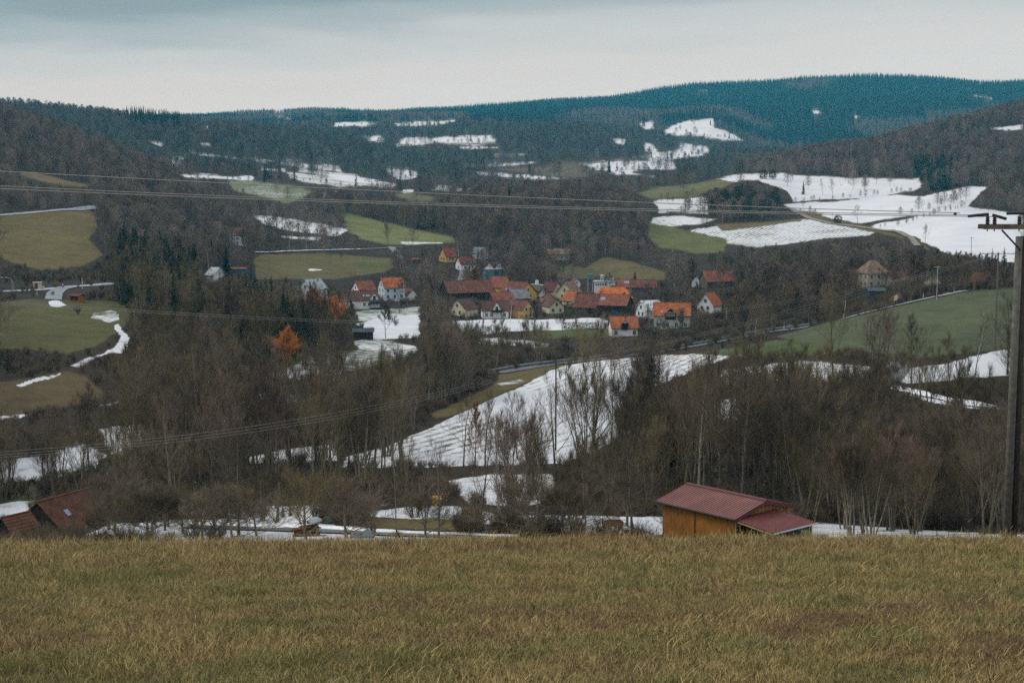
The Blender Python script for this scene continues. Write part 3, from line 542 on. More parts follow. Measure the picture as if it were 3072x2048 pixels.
def bare_tree(seed, H=14, r0=.17, base=.25, spread=.32, stems=1, limbs=13, subs=6, twigs=6, fine=4, up=.9, bend=.5, tw=.012, droop=0., top=.97, mats=(BARK, TW), leaves=None):
    """returns (trunk mesh, crown mesh): stems taper into limbs, branches, twigs and twiglets"""
    rng = np.random.default_rng(seed); T = Lines(); C = Lines(); lt = []
    for sidx in range(stems):
        az = rng.uniform(0, 2*math.pi); lean = rng.normal(0, .05) if stems == 1 else rng.uniform(.08, .28)
        h = H*top*(1 if sidx == 0 else rng.uniform(.7, .98))
        d0 = np.array([math.cos(az)*lean, math.sin(az)*lean, 1.])
        off = np.zeros(3) if stems == 1 else np.array([math.cos(az), math.sin(az), 0])*rng.uniform(.1, .5)
        tr = branch(rng, off+np.array([0,0,-.6]), d0, h+.6, 10, .25 if stems > 1 else .1, .035)
        rr = r0*(1 if stems == 1 else rng.uniform(.45, .75))
        T.add(tr, rr*1.15, rr*.14, 6)
        nl = max(4, int(limbs/stems**.6))
        for i in range(nl):
            f = base+(1-base)*((i+rng.uniform(0, .9))/nl)**.85
            f = min(f, .985); q = f*10; j = int(q); a = q-j; p = tr[j]*(1-a)+tr[min(j+1, 10)]*a
            azl = i*2.4+rng.normal(0, .4)+sidx; rel = (f-base)/(1-base)
            Ll = H*spread*max(.16, (1-f)*1.02)*rng.uniform(.6, 1.05)+.25
            el = up+rng.normal(0, .16)-.12*(1-rel)
            dl = np.array([math.cos(azl)*math.cos(el), math.sin(azl)*math.cos(el), math.sin(el)])
            lb = branch(rng, p, dl, Ll, 5, bend-droop*.3, .085); rl = max(.02, rr*(1-f*.8)*.5)
            C.add(lb, rl, rl*.25, 4)
            for k in range(subs):
                g = .22+.78*(k+rng.uniform(0, 1))/subs; q2 = g*5; j2 = min(int(q2), 4); a2 = q2-j2; p2 = lb[j2]*(1-a2)+lb[j2+1]*a2
                dd = side_dir(rng, lb[j2+1]-lb[j2], rng.uniform(.45, .95)); dd[2] += .22*up-.25*droop
                L2 = Ll*.42*(1.15-.5*g)*rng.uniform(.6, 1.3)+.25
                b2 = branch(rng, p2, dd, L2, 3, bend*.7-droop*.8, .10); r2 = max(.012, rl*.42); C.add(b2, r2, tw*1.1, 3)
                for t in range(twigs):
                    g3 = .15+.85*(t+rng.uniform(0, 1))/twigs; q3 = g3*3; j3 = min(int(q3), 2); a3 = q3-j3; p3 = b2[j3]*(1-a3)+b2[j3+1]*a3
                    d3 = side_dir(rng, b2[j3+1]-b2[j3], rng.uniform(.35, .85)); d3[2] += .22*up-.4*droop
                    L3 = (L2*.5+.35)*rng.uniform(.6, 1.25); b3 = branch(rng, p3, d3, L3, 2, .35*up-droop, .10); C.add(b3, tw*1.15, tw*.7, 3)
                    for x in range(fine):
                        g4 = rng.uniform(.2, 1); p4 = b3[0]*(1-g4)+b3[-1]*g4
                        d4 = side_dir(rng, b3[-1]-b3[0], rng.uniform(.3, .8)); d4[2] += .2*up-.5*droop
                        e4 = p4 + d4/np.linalg.norm(d4)*(L3*.5+.22)*rng.uniform(.6, 1.3); C.add([p4, e4], tw*.8, tw*.5, 3)
                        if leaves is not None and rng.random() < leaves:
                            for _ in range(3):
                                c = p4+(e4-p4)*rng.random(); w = rng.normal(0, .09, (2, 3)); lt.append([c, c+w[0], c+w[1]])
    crown = C.mesh('crown', mats[1])
    if lt:
        LL = Lines(); LL.tri(np.array(lt)); crown = (crown, LL.mesh('leaves', LEAF))
    return T.mesh('trunk', mats[0]), crown
def spruce(seed, H=16, wid=.19, whorl=.36, nb=9, mats=(BARK, NEED), bare=.04, shag=1.0):
    """tapered trunk, whorls of drooping branches carrying ragged needle sprays"""
    rng = np.random.default_rng(seed); T = Lines(); Tr = []
    T.add([(0,0,-.5),(0,0,H*.5),(0,0,H)], H*.012, .015, 6)
    z = H*bare
    while z < H-.15:
        f = (z-H*bare)/(H*(1-bare)); Lb = H*wid*(1-f)**.85*rng.uniform(.82, 1.1)+.10
        n = max(4, int(nb*(1-.45*f)))
        for i in range(n):
            az = rng.uniform(0, 2*math.pi); L = Lb*rng.uniform(.6, 1.15); dx = np.array([math.cos(az), math.sin(az), 0]); sx = np.array([-math.sin(az), math.cos(az), 0])
            z0 = z+rng.uniform(-.2, .2); sag = -L*rng.uniform(.12, .38)+f*.25*L
            m = max(2, int(L/.34)); pts = [np.array([0,0,z0])+dx*L*t+np.array([0,0,sag*t**1.0+.10*L*t*t]) for t in np.linspace(0, 1, m+1)]
            for k in range(m):
                p, q = pts[k], pts[k+1]; w = .30*shag*(1-.55*k/m)*min(1, L)+.05
                for sd in (-1, 1):
                    e = p+(q-p)*rng.uniform(.6, 1.6)+sx*sd*w*rng.uniform(.7, 1.6)+np.array([0,0,-w*rng.uniform(.15, .85)])
                    Tr.append([p, q, e])
                e = p+(q-p)*rng.uniform(.2, .9)+np.array([0,0,-w*rng.uniform(.8, 1.6)]) ; Tr.append([p, q, e])
        z += whorl*rng.uniform(.75, 1.25)*(1-.35*f)
    for _ in range(3): Tr.append([(0,0,H-.5),(rng.normal(0,.06),rng.normal(0,.06),H+.25),(rng.normal(0,.12),rng.normal(0,.12),H-.3)])
    C = Lines(); C.tri(np.array(Tr)); return T.mesh('trunk', mats[0]), C.mesh('crown', mats[1])
def pine(seed, H=16, mats=(BARK, NEED)):
    rng = np.random.default_rng(seed); T = Lines(); Tr = []
    tr = branch(rng, np.array([0,0,-.5]), np.array([0,0,1.]), H+.3, 8, .1, .03); T.add(tr, .17, .05, 6)
    for i in range(26):
        f = .5+.5*i/26; p = tr[min(8, int(f*8))]; az = i*2.4; L = H*.17*(1.25-f)*2*rng.uniform(.6, 1.1)
        b = branch(rng, p, np.array([math.cos(az), math.sin(az), .25]), L, 3, .3, .1); T.add(b, .05, .02, 3)
        for k in range(46):
            c = b[rng.integers(1, 4)]+rng.normal(0, .42, 3)*np.array([1,1,.55]); w = rng.normal(0, .26, (2, 3)); Tr.append([c, c+w[0], c+w[1]])
    C = Lines(); C.tri(np.array(Tr)); return T.mesh('trunk', mats[0]), C.mesh('crown', mats[1])
def far_bare(seed, H=14, wid=.30, n=300, m=TWR, w=.13):
    """tree for the far slopes: short trunk and a fan of twig sprays, one mesh"""
    rng = np.random.default_rng(seed); T = []; L = Lines(); L.add([(0,0,-1),(0,0,H*.8)], .2, .05, 3)
    for i in range(n):
        az = rng.uniform(0, 2*math.pi); rel = rng.random()**.8; z = H*(.22+.76*rel); rad = H*wid*math.sin(math.pi*min(1, rel*.78+.2))**.7*rng.uniform(.25, 1)
        c = np.array([math.cos(az)*rad, math.sin(az)*rad, z]); d = np.array([math.cos(az)*.55, math.sin(az)*.55, .9+.4*rel])+rng.normal(0, .25, 3); d /= np.linalg.norm(d)
        s = np.cross(d, rng.normal(0, 1, 3)); s /= np.linalg.norm(s); ln = rng.uniform(.7, 1.8)
        T.append([c-d*ln*.5+s*w, c-d*ln*.5-s*w, c+d*ln*.5]); 
        if i % 3 == 0: T.append([np.array([0,0,z*.75])+s*.05, np.array([0,0,z*.75])-s*.05, c])
    L.tri(np.array(T)); return L.mesh('far tree', m)
def far_spruce(seed, H=22, wid=.15, tiers=13, nb=7, m=NEEDF):
    rng = np.random.default_rng(seed); T = []
    for k in range(tiers):
        f = k/tiers; z = H*(.06+.92*f); r = H*wid*(1-f)**.9+.25
        for i in range(max(4, int(nb*(1-.3*f)))):
            az = rng.uniform(0, 2*math.pi); L = r*rng.uniform(.65, 1.2); w = .55*(1-.5*f)+.1
            a = np.array([math.cos(az), math.sin(az), 0]); b = np.array([-a[1], a[0], 0]); hh = H*.085
            T.append([np.array([0,0,z+hh*.8]), a*L*.9+b*w*L*.6+np.array([0,0,z-hh*rng.uniform(.1,.6)]), a*L*.9-b*w*L*.6+np.array([0,0,z-hh*rng.uniform(.1,.6)])])
    T.append([(0,0,H+.8),(.35,0,H*.9),(-.35,.1,H*.9)]); T.append([(0,0,H+.8),(0,.35,H*.9),(0,-.35,H*.9)])
    L = Lines(); L.add([(0,0,-1),(0,0,H*.9)], .2, .05, 3); L.tri(np.array(T)); return L.mesh('far spruce', m)
def bush(seed, H=2.2, n=26, m=TW, tw=.011, wid=.8):
    rng = np.random.default_rng(seed); C = Lines()
    for i in range(n):
        az = rng.uniform(0, 2*math.pi); sp = rng.uniform(.1, .75)*wid; d = np.array([math.cos(az)*sp, math.sin(az)*sp, 1]); L = H*rng.uniform(.6, 1.05)
        b = branch(rng, np.array([math.cos(az)*.15, math.sin(az)*.15, -.2]), d, L, 4, .1, .10); C.add(b, .022, tw, 3)
        for k in range(7):
            g = .25+.75*rng.random(); q = g*4; j = min(int(q), 3); p = b[j]+(b[j+1]-b[j])*(q-j)
            d2 = side_dir(rng, b[j+1]-b[j], rng.uniform(.35, .8)); b2 = branch(rng, p, d2, L*.38*rng.uniform(.5, 1.1), 2, .25, .1); C.add(b2, tw*1.1, tw*.7, 3)
            for x in range(4):
                p3 = b2[0]+(b2[-1]-b2[0])*rng.uniform(.2, 1); d3 = side_dir(rng, b2[-1]-b2[0], rng.uniform(.3, .8)); C.add([p3, p3+d3/np.linalg.norm(d3)*L*.16*rng.uniform(.6, 1.2)], tw*.8, tw*.5, 3)
    return C.mesh('crown', m)
def leaf_bush(seed, H=2.0, W=1.0, n=900, m=GRNB):
    rng = np.random.default_rng(seed); T = []
    for i in range(n):
        d = rng.normal(0, 1, 3); d /= np.linalg.norm(d); r = rng.uniform(.75, 1.05)*(1+.18*math.sin(d[0]*5+seed)+.14*math.sin(d[1]*7))
        c = np.array([d[0]*W*r, d[1]*W*r, H*.5+d[2]*H*.5*r]); w = rng.normal(0, .10, (2, 3)); T.append([c, c+w[0], c+w[1]])
    C = Lines(); C.tri(np.array(T)); return C.mesh('crown', m)

KIT = {}
def kit(kind, h, pairs): KIT[kind] = (h, pairs)
kit('bare', 14, [bare_tree(s, H=14, spread=sp, base=b, up=u, bend=.35, limbs=nl, subs=6, twigs=5, fine=3, tw=.010, mats=(BARK, m)) for s, sp, b, u, m, nl in
    ((1,.85,.28,1.0,TW,11),(2,.95,.24,.92,TW,10),(3,.80,.36,1.12,TWO,12),(4,.95,.22,.85,TWR,10),(5,.85,.44,1.05,TW,11),(6,1.0,.30,.9,TWO,10),(7,.75,.28,1.18,TW,12),(8,.9,.20,1.0,TWO,9))])
kit('midbare', 14, [bare_tree(s, H=14, spread=sp, base=b, up=u, bend=.35, limbs=11, subs=6, twigs=5, fine=3, tw=.036, mats=(BARK, m)) for s, sp, b, u, m in ((201,.85,.28,1.0,TW),(202,.95,.24,.92,TWR),(203,.80,.36,1.12,TWO),(204,.95,.22,.85,TWR),(205,.85,.44,1.05,TW),(206,.75,.3,1.15,TWR))])
kit('thicket', 11, [bare_tree(s, H=11, spread=.72, base=.18, stems=st_, limbs=17, subs=5, twigs=5, fine=3, tw=.010, up=1.05, bend=.3, mats=(BARK, m)) for s, st_, m in ((11,4,TWO),(12,5,TW),(13,3,TWO),(14,6,TWR))])
kit('orchard', 5, [bare_tree(s, H=5, r0=.15, base=.17, spread=1.15, limbs=13, subs=8, twigs=7, fine=3, up=.42, bend=.45, tw=.009, top=.8, mats=(BARK, m)) for s, m in ((21,TW),(22,TWO),(23,TW))])
kit('birch', 14, [bare_tree(s, H=14, r0=.15, base=.28, spread=.55, limbs=13, subs=5, twigs=4, fine=3, up=1.05, bend=.3, droop=.5, tw=.009, mats=(BIRCHB, TWR)) for s in (31,32,33)])
kit('willow', 9, [bare_tree(s, H=9, r0=.22, base=.22, spread=.9, limbs=20, subs=8, twigs=8, fine=5, up=.95, bend=.5, tw=.016, mats=(BARK, ORG)) for s in (41,42)])
kit('leafy', 11, [bare_tree(51, H=11, r0=.13, base=.15, spread=.38, limbs=20, subs=5, twigs=4, fine=3, up=.9, leaves=.9, mats=(BARK, TWR))])
kit('spruce', 16, [spruce(s, wid=w, shag=g) for s, w, g in ((61,.19,1),(62,.16,1.1),(63,.22,.95),(64,.17,1.2))])
kit('pine', 16, [pine(s) for s in (71,72)])
kit('bush', 2.2, [(None, bush(s, m=m)) for s, m in ((81,TW),(82,TWR),(83,TWO))])
kit('evergreen', 2, [(None, leaf_bush(s, W=.9)) for s in (91,92)])
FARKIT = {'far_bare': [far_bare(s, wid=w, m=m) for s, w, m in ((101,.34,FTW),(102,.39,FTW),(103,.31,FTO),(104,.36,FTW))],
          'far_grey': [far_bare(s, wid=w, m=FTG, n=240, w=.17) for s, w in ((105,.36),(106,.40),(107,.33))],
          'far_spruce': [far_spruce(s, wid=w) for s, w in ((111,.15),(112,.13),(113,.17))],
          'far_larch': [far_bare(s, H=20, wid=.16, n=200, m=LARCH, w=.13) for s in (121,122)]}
# ------------------------------------------------------------------ scattering helper: one "stuff" object whose points carry copies of a few meshes
def source_collection(name, meshes):
    c = bpy.data.collections.new(name)
    for i, me in enumerate(meshes):
        o = bpy.data.objects.new('%s source %02d' % (name, i), me); c.objects.link(o)
    return c
def scatter(name, pts, rz, scl, idx, meshes, tilt=None, **kw):
    pts = np.asarray(pts, np.float32); n = len(pts)
    me = bpy.data.meshes.new(name); me.vertices.add(n); me.vertices.foreach_set('co', pts.ravel())
    rot = np.zeros((n, 3), np.float32); rot[:, 2] = rz
    if tilt is not None: rot[:, :2] = tilt
    a = me.attributes.new('rot', 'FLOAT_VECTOR', 'POINT'); a.data.foreach_set('vector', rot.ravel())
    a = me.attributes.new('scl', 'FLOAT', 'POINT'); a.data.foreach_set('value', np.asarray(scl, np.float32))
    a = me.attributes.new('idx', 'INT', 'POINT'); a.data.foreach_set('value', np.asarray(idx, np.int32))
    c = source_collection(name, meshes)
    ng = bpy.data.node_groups.new(name, 'GeometryNodeTree'); N = ng.nodes; L = ng.links
    ng.interface.new_socket('Geometry', in_out='INPUT', socket_type='NodeSocketGeometry'); ng.interface.new_socket('Geometry', in_out='OUTPUT', socket_type='NodeSocketGeometry')
    gi = N.new('NodeGroupInput'); go = N.new('NodeGroupOutput'); ip = N.new('GeometryNodeInstanceOnPoints'); ci = N.new('GeometryNodeCollectionInfo')
    ci.inputs['Collection'].default_value = c; ci.inputs['Separate Children'].default_value = True; ci.inputs['Reset Children'].default_value = True
    def attr(nm, ty):
        q = N.new('GeometryNodeInputNamedAttribute'); q.data_type = ty; q.inputs['Name'].default_value = nm; return q.outputs['Attribute']
    L.new(gi.outputs[0], ip.inputs['Points']); L.new(ci.outputs[0], ip.inputs['Instance']); ip.inputs['Pick Instance'].default_value = True
    L.new(attr('idx', 'INT'), ip.inputs['Instance Index'])
    L.new(attr('rot', 'FLOAT_VECTOR'), ip.inputs['Rotation']); L.new(attr('scl', 'FLOAT'), ip.inputs['Scale'])
    L.new(ip.outputs[0], go.inputs[0])
    o = obj(name, me, kind='stuff', **kw); md = o.modifiers.new('copies', 'NODES'); md.node_group = ng
    return o

# ------------------------------------------------------------------ what trees must not hide: fields and houses, as a raster of distances
CELL = 6
MW, MH = 3072//CELL, 2048//CELL
KEEPY = np.zeros((MH, MW)); KEEPP = np.zeros((MH, MW))
def keep_poly(P, p, Y=None):
    P = np.array(P, float)
    x0, y0 = np.floor(P.min(0)/CELL).astype(int); x1, y1 = np.ceil(P.max(0)/CELL).astype(int)
    for j in range(max(0, y0), min(MH, y1+1)):
        for i in range(max(0, x0), min(MW, x1+1)):
            u = (i+.5)*CELL; v = (j+.5)*CELL; ins = False
            for a in range(len(P)):
                A = P[a]; B = P[(a+1) % len(P)]
                if (A[1] > v) != (B[1] > v) and u < A[0]+(v-A[1])*(B[0]-A[0])/(B[1]-A[1]): ins = not ins
            if ins and p >= KEEPP[j, i]:
                KEEPP[j, i] = p; KEEPY[j, i] = Y if Y else hit(u, v).y
# flat list of houses, lanes etc. to be kept in view is added by the buildings below (KEEP)
KEEP = []
HEDGES = [([(545,458),(700,478),(850,492),(1024,518)],6,6),([(860,540),(1020,563),(1180,569)],6,6),([(505,502),(560,528),(760,547)],7,7),([(1190,437),(1300,433),(1490,432)],7,7),([(1380,447),(1500,449)],7,6),([(1390,503),(1480,503),(1620,481)],6,6),
 ([(1430,539),(1560,538),(1720,540)],6,7),([(1780,509),(1900,512),(2030,510)],7,7),([(1900,518),(1980,533)],7,6),([(1160,520),(1255,522)],8,9),([(2360,606),(2470,602),(2600,591),(2740,575)],4,4.5),([(2400,640),(2480,652)],5,5),([(2590,690),(2690,678),(2900,618)],4,4.0),([(2700,650),(2760,640),(2900,600)],5,9),([(1960,641),(2120,646)],5,8),([(1960,606),(2120,597)],6,9),
 ([(2010,408),(2110,411),(2220,425)],9,8),([(1925,472),(2040,472),(2125,467)],8,8),([(770,650),(850,662),(950,678),(1050,697)],4,9),([(840,722),(960,727)],4,7),([(2060,692),(2150,676)],5,6),([(1180,382),(1310,378)],9,9),([(1080,428),(1150,428)],8,8)]
BUILT = []           # (x, y, radius) where buildings stand
def plan_trees():
    rng = np.random.default_rng(7)
    for poly, col, sn, keep, strp in FIELDS: keep_poly(poly, keep)
    for P, p, Y in KEEP: keep_poly(P, p, Y)
    out = []      # kind, x, y, z, scale, rz, apparent height
    def cells(y0, y1, sp, smax=.46):
        ys = []; y = y0
        X = []; Y = []
        ny = int((y1-y0)/sp)
        for j in range(ny):
            yy = y0+(j+.5)*sp; nx = int(2*smax*yy/sp)
            X.append((np.arange(nx)+.5)/nx*2*smax*yy-smax*yy+rng.uniform(-.48, .48, nx)*sp); Y.append(yy+rng.uniform(-.48, .48, nx)*sp)
        return np.concatenate(X), np.concatenate(Y)
    bands = [(118,150,4.2),(150,345,4.5),(345,660,5.8),(660,1050,6.4),(1050,1750,8.0),(1750,2700,9.5),(2700,3400,13),(3400,5750,12.5)]
    for y0, y1, sp in bands:
        X, Y = cells(y0, y1, sp)
        Z = ground(X, Y); U, V = proj(X, Y, Z)
        # skip what no visible surface could show (ground well hidden behind a nearer ridge)
        fx = np.clip(((X/Y)-SG[0])/(SG[-1]-SG[0])*(NS-1), 0, NS-1).astype(int); fy = np.clip((np.log(Y)-_lx0)/(_lx1-_lx0)*(NY-1), 0, NY-1).astype(int)
        hid = V-_top[fy, fx]
        Q = np.stack([rng.random(len(X)), rng.random(len(X)), rng.random(len(X)), fbm(X/90, Y/90, 77, 3), fbm(X/55+9, Y/55, 78, 3), fbm(X/260+5, Y/420, 79, 3)], 1)
        for i in range(len(X)):
            x, y, z, u, v = X[i], Y[i], Z[i], U[i], V[i]; r1, r2, r3, clump, spn, lar = (float(q) for q in Q[i])
            kind = None; h = 12
            if y < 150:
                # narrow strip of orchard trees and scrub just below the crest
                if u > 2430: kind = 'thicket'; h = 6.5+4*r2; den = .95
                elif 270 < u < 760: kind = 'orchard'; h = 4.0+2.0*r2; den = .9 if r3 < .92 else 0
                elif 760 <= u < 1960: kind = 'bare' if r3 < .45 else ('orchard' if r3 < .8 else 'bush'); h = 6.5+5.5*r2 if kind == 'bare' else 3.8+2.2*r2; den = .52
                else: den = .0
            elif y < 345:
                den = .92; kind = 'bare' if r3 < .55 else 'thicket'; h = 10+7*r2
                if v > 1470: h *= .75; den = .55
                if u > 1950: h = 11+7*r2; den = .97
                if u > 2450 and y < 200: h = 8+4*r2
                if 1950 < u < 2130 and 1290 < v < 1420 and r3 < .35: kind = 'spruce'; h = 13+4*r2
                if u < 430 and v < 1330: den = .5
                if u < 330 and v > 1060 and v < 1300: den = .22
                if 860 < u < 1320 and 1080 < v < 1320 and r1 < .93: kind = 'bare'
                if 330 < u < 960 and y > 290: h *= .72
                if r3 > .985: kind = 'birch'
            elif y < 660:
                den = .68; kind = 'bare' if r3 < .6 else 'thicket'; h = 8+5*r2
                if 350 < u < 960 and y > 370: den = .95; kind = 'spruce' if r3 < (.80 if y > 425 else .5) else kind; h = 12+7*r2
                if 960 < u < 2200 and 850 < v < 1090: den = .28; h = 6+4*r2
                if u < 360: den = .25; h = 6+4*r2
                if u > 2160: den = .8; h = 7+5*r2
                if r3 > .975: kind = 'birch'
            elif y < 1050:
                den = .9; kind = 'bare' if r3 < .8 else 'thicket'; h = 9+6*r2
                if u < 330: h = 7+4*r2
                if 1270 < u < 2000 and v < 720: h = 10+6*r2; kind = 'birch' if r3 > .95 else ('spruce' if spn > .64 and r3 < .5 else 'bare')
                if 2110 < u < 2420 and 620 < v < 720: kind = 'pine' if r3 < .6 else 'bare'; h = 12+4*r2
                elif r3 > .975: kind = 'birch'
                if 1380 < u < 2000 and 730 < v < 800: h = 7+4*r2
            elif y < 2700:
                den = .93; kind = 'far_bare' if y < 1330+300*(clump-.5) or (u > 2200 and y < 2000) else 'far_grey'; h = 9.5+7*r2
                if spn > .70 and r3 < .6 and u > 700: kind = 'far_spruce'; h = 12+5*r2
                if 2500 > y > 1750 and 380 < u < 540 and r3 < .85: kind = 'far_spruce'; h = 17+5*r2
                if 1080 < u < 2250 and v > 430: den = .62
                if 560 < u < 1190 and v > 455: den = .7
                if 2740 < u < 2860 and v > 500 and r3 < .8: kind = 'far_spruce'; h = 14+5*r2
            elif y < 3400: den = .45; kind = 'far_bare' if r3 < .5 else 'far_spruce'; h = 11+8*r2
            else:
                den = .97; kind = 'far_spruce'; h = (15+9*r2)*(.72+.6*spn)
                if lar > .60 and r3 < .85: kind = 'far_larch'; h = 16+5*r2
            if kind is None or r1 > den: continue
            H = h*F/math.hypot(y, z)
            if hid[i] > H*.9 or u < -420 or u > 3490: continue
            if any((x-bx)**2+(y-by)**2 < br*br for bx, by, br in BUILT if abs(y-by) < 40): continue
            # would it hide a field or a house behind it?
            iu = int(u/CELL); bad = 0
            if 0 <= iu < MW:
                v0 = max(0, int((v-H*.9)/CELL)); v1 = min(MH-1, int((v-2)/CELL)); hw = max(0, int(H*.16/CELL))
                a0 = max(0, iu-hw); a1 = min(MW, iu+hw+1)
                if v1 >= v0:
                    yy = KEEPY[v0:v1+1, a0:a1]; pp = KEEPP[v0:v1+1, a0:a1]
                    sel = (yy > y+2) & (pp > 0)
                    if sel.any(): bad = min(1, pp[sel].max())
                jv = min(MH-1, max(0, int(v/CELL)))
                if KEEPP[jv, iu] > 0 and abs(KEEPY[jv, iu]-y) < .06*y+6: bad = max(bad, KEEPP[jv, iu])
            if bad and rng.random() < (bad*.955 if y > 1050 else bad if bad < .9 else 1): continue
            out.append((kind, x, y, z, h, r3*97 % 6.28, H, u, v))
    # rows of small trees and bushes along field margins on the far slopes
    for pl, sp, hm in HEDGES:
        pts = drape([hit(a_, b_) for a_, b_ in pl], 1.0) if False else None
        for (u0, v0), (u1, v1) in zip(pl[:-1], pl[1:]):
            A, B = hit(u0, v0), hit(u1, v1); n = int((B-A).length/sp)
            if (B-A).length > 1500: continue
            for i in range(n):
                if rng.random() < .22: continue
                q = A.lerp(B, (i+rng.random())/n); x = q.x+rng.normal(0, sp*.25); y = q.y+rng.normal(0, sp*.35); z = gz(x, y); h = hm*rng.uniform(.45, 1.25)
                u, v = proj(x, y, z); out.append(('far_bare' if y < 1700 else 'far_grey', x, y, z, h, 0, h*F/y, float(u), float(v)))
    return out
# ------------------------------------------------------------------ buildings
TILE = lambda n, c, d=.16: mat(n, c, rough=.8, var=.28, scale=.6, stripes=('Z', .34, d), bump=.2)
M = dict(
 orange=TILE('orange roof tiles', (.30,.092,.034)), redorange=TILE('weathered red roof tiles', (.19,.066,.038)), red=TILE('red roof tiles', (.19,.055,.035)),
 brown=TILE('brown roof tiles', (.085,.045,.035)), redbrown=TILE('red brown roof tiles', (.13,.05,.035)), darkred=TILE('dark red roof tiles', (.09,.028,.025)),
 greyroof=TILE('grey sheet roof', (.16,.165,.18), .10), paleroof=TILE('pale grey roof panels', (.30,.35,.40), .06), tan=TILE('tan roof', (.18,.12,.085)),
 vivid=TILE('vivid orange roof tiles', (.44,.125,.036)), snowroof=mat('snow dusted roof', (.52,.55,.60), var=.5, scale=.9), slate=TILE('dark blue grey sheet roof', (.05,.062,.08), .08),
 white=mat('white plaster', (.70,.72,.72), var=.05), paleblue=mat('pale blue plaster', (.50,.60,.66), var=.06), cream=mat('cream plaster', (.56,.50,.34), var=.07),
 yellow=mat('yellow plaster', (.55,.40,.07), var=.08), ochre=mat('ochre plaster', (.48,.33,.11), var=.08), pink=mat('salmon plaster', (.52,.25,.17), var=.08),
 mint=mat('pale mint plaster', (.42,.50,.43), var=.07), buff=mat('buff plaster', (.40,.36,.28), var=.10), darkwood=mat('dark wood boards', (.035,.025,.018), var=.25, stripes=('X', .2, .3)),
 bluegreen=mat('blue green metal sheet', (.10,.19,.22), var=.08, spec=.4, rough=.5), steel=mat('pale galvanised steel', (.42,.45,.48), var=.06, rough=.45, spec=.5),
 glass=mat('dark window glass', (.02,.025,.03), rough=.15, var=.05, spec=.6), frame=mat('white window frame', (.62,.63,.62), var=.04), brickred=mat('red chimney brick', (.22,.08,.05), var=.2, scale=6),
 bluepaint=mat('blue painted door', (.02,.07,.22), var=.08), soffit=mat('pale soffit board', (.45,.40,.32), var=.08), solar=mat('solar panel glass', (.16,.22,.30), rough=.2, spec=.7, var=.05), greywood=mat('grey weathered boards', (.10,.085,.07), var=.2),
 hutblue=mat('turquoise painted boards', (.03,.16,.24), var=.1), concrete=mat('grey concrete', (.26,.26,.25), var=.10, bump=.2))
def wall_and_roof(e, L, W, hw, rise, wm, rm, over=.45, thick=.16, deep=3.0, hip=0.0, gm=None):
    """walls with gables (or hipped), roof of two or four slabs with overhang; gm: other material for the gable triangles"""
    b = MB(); x, y = L/2, W/2
    if hip == 0:
        b.add([(-x,-y,-deep),(x,-y,-deep),(x,y,-deep),(-x,y,-deep),(-x,-y,hw),(x,-y,hw),(x,y,hw),(-x,y,hw),(-x,0,hw+rise),(x,0,hw+rise)],
              [(0,1,5,4),(2,3,7,6),(1,2,6,9,5),(3,0,4,8,7)])
    else: b.add([(-x,-y,-deep),(x,-y,-deep),(x,y,-deep),(-x,y,-deep),(-x,-y,hw),(x,-y,hw),(x,y,hw),(-x,y,hw)], [(0,1,5,4),(1,2,6,5),(2,3,7,6),(3,0,4,7),(4,5,6,7)])
    wall = b.build('wall', wm, e)
    r = MB(); X = x+over; k = rise/y; Yo = y+over; zo = hw-k*over+.03; zr = hw+rise+.03; t = thick
    if hip == 0:
        for sy in (-1, 1):
            V = [(-X,sy*Yo,zo),(X,sy*Yo,zo),(X,0,zr),(-X,0,zr),(-X,sy*Yo,zo+t),(X,sy*Yo,zo+t),(X,0,zr+t),(-X,0,zr+t)]
            Fc = [(0,1,2,3),(7,6,5,4),(0,4,5,1),(1,5,6,2),(3,7,4,0)]
            if sy == 1: Fc = [f[::-1] for f in Fc]
            r.add(V, [f[::-1] for f in Fc])
        r.tube([(-X-.02,0,zr+t+.02),(X+.02,0,zr+t+.02)], .11, 6)
    else:
        hx = max(.05, x-hip)
        V = [(-X,-Yo,zo),(X,-Yo,zo),(X,Yo,zo),(-X,Yo,zo),(-hx,0,zr),(hx,0,zr)]
        r.add(V, [(0,1,5,4),(1,2,5),(2,3,4,5),(3,0,4),(3,2,1,0)])
    roof = r.build('roof', rm, e)
    return wall, roof
def window(e, x, y, z, rz, w=.95, h=1.25, nm='window', fm=None, split=True):
    b = MB(); b.box(-w/2-.09, w/2+.09, -.07, .02, -h/2-.09, h/2+.09); f = b.build(nm, fm or M['frame'], e); f.location = (x, y, z); f.rotation_euler = (0, 0, rz)
    b = MB()
    if split: b.box(-w/2, -.035, -.095, -.075, -h/2, h/2); b.box(.035, w/2, -.095, -.075, -h/2, h/2)
    else: b.box(-w/2, w/2, -.095, -.075, -h/2, h/2)
    b.build('pane', M['glass'], f); return f
def door(e, x, y, z, rz, w=1.0, h=2.1, m='darkwood'):
    b = MB(); b.box(-w/2, w/2, -.09, .02, 0, h); d = b.build('door', M[m], e); d.location = (x, y, z); d.rotation_euler = (0, 0, rz)
    b = MB(); b.box(w*.32, w*.40, -.13, -.09, h*.46, h*.50); b.build('handle', M['steel'], d); return d
def chimney(e, roof, x, y, z0, z1, s=.45, m='brickred'):
    b = MB(); b.box(x-s/2, x+s/2, y-s/2, y+s/2, z0, z1); b.box(x-s/2-.06, x+s/2+.06, y-s/2-.06, y+s/2+.06, z1, z1+.1); b.build('chimney', M[m], roof)
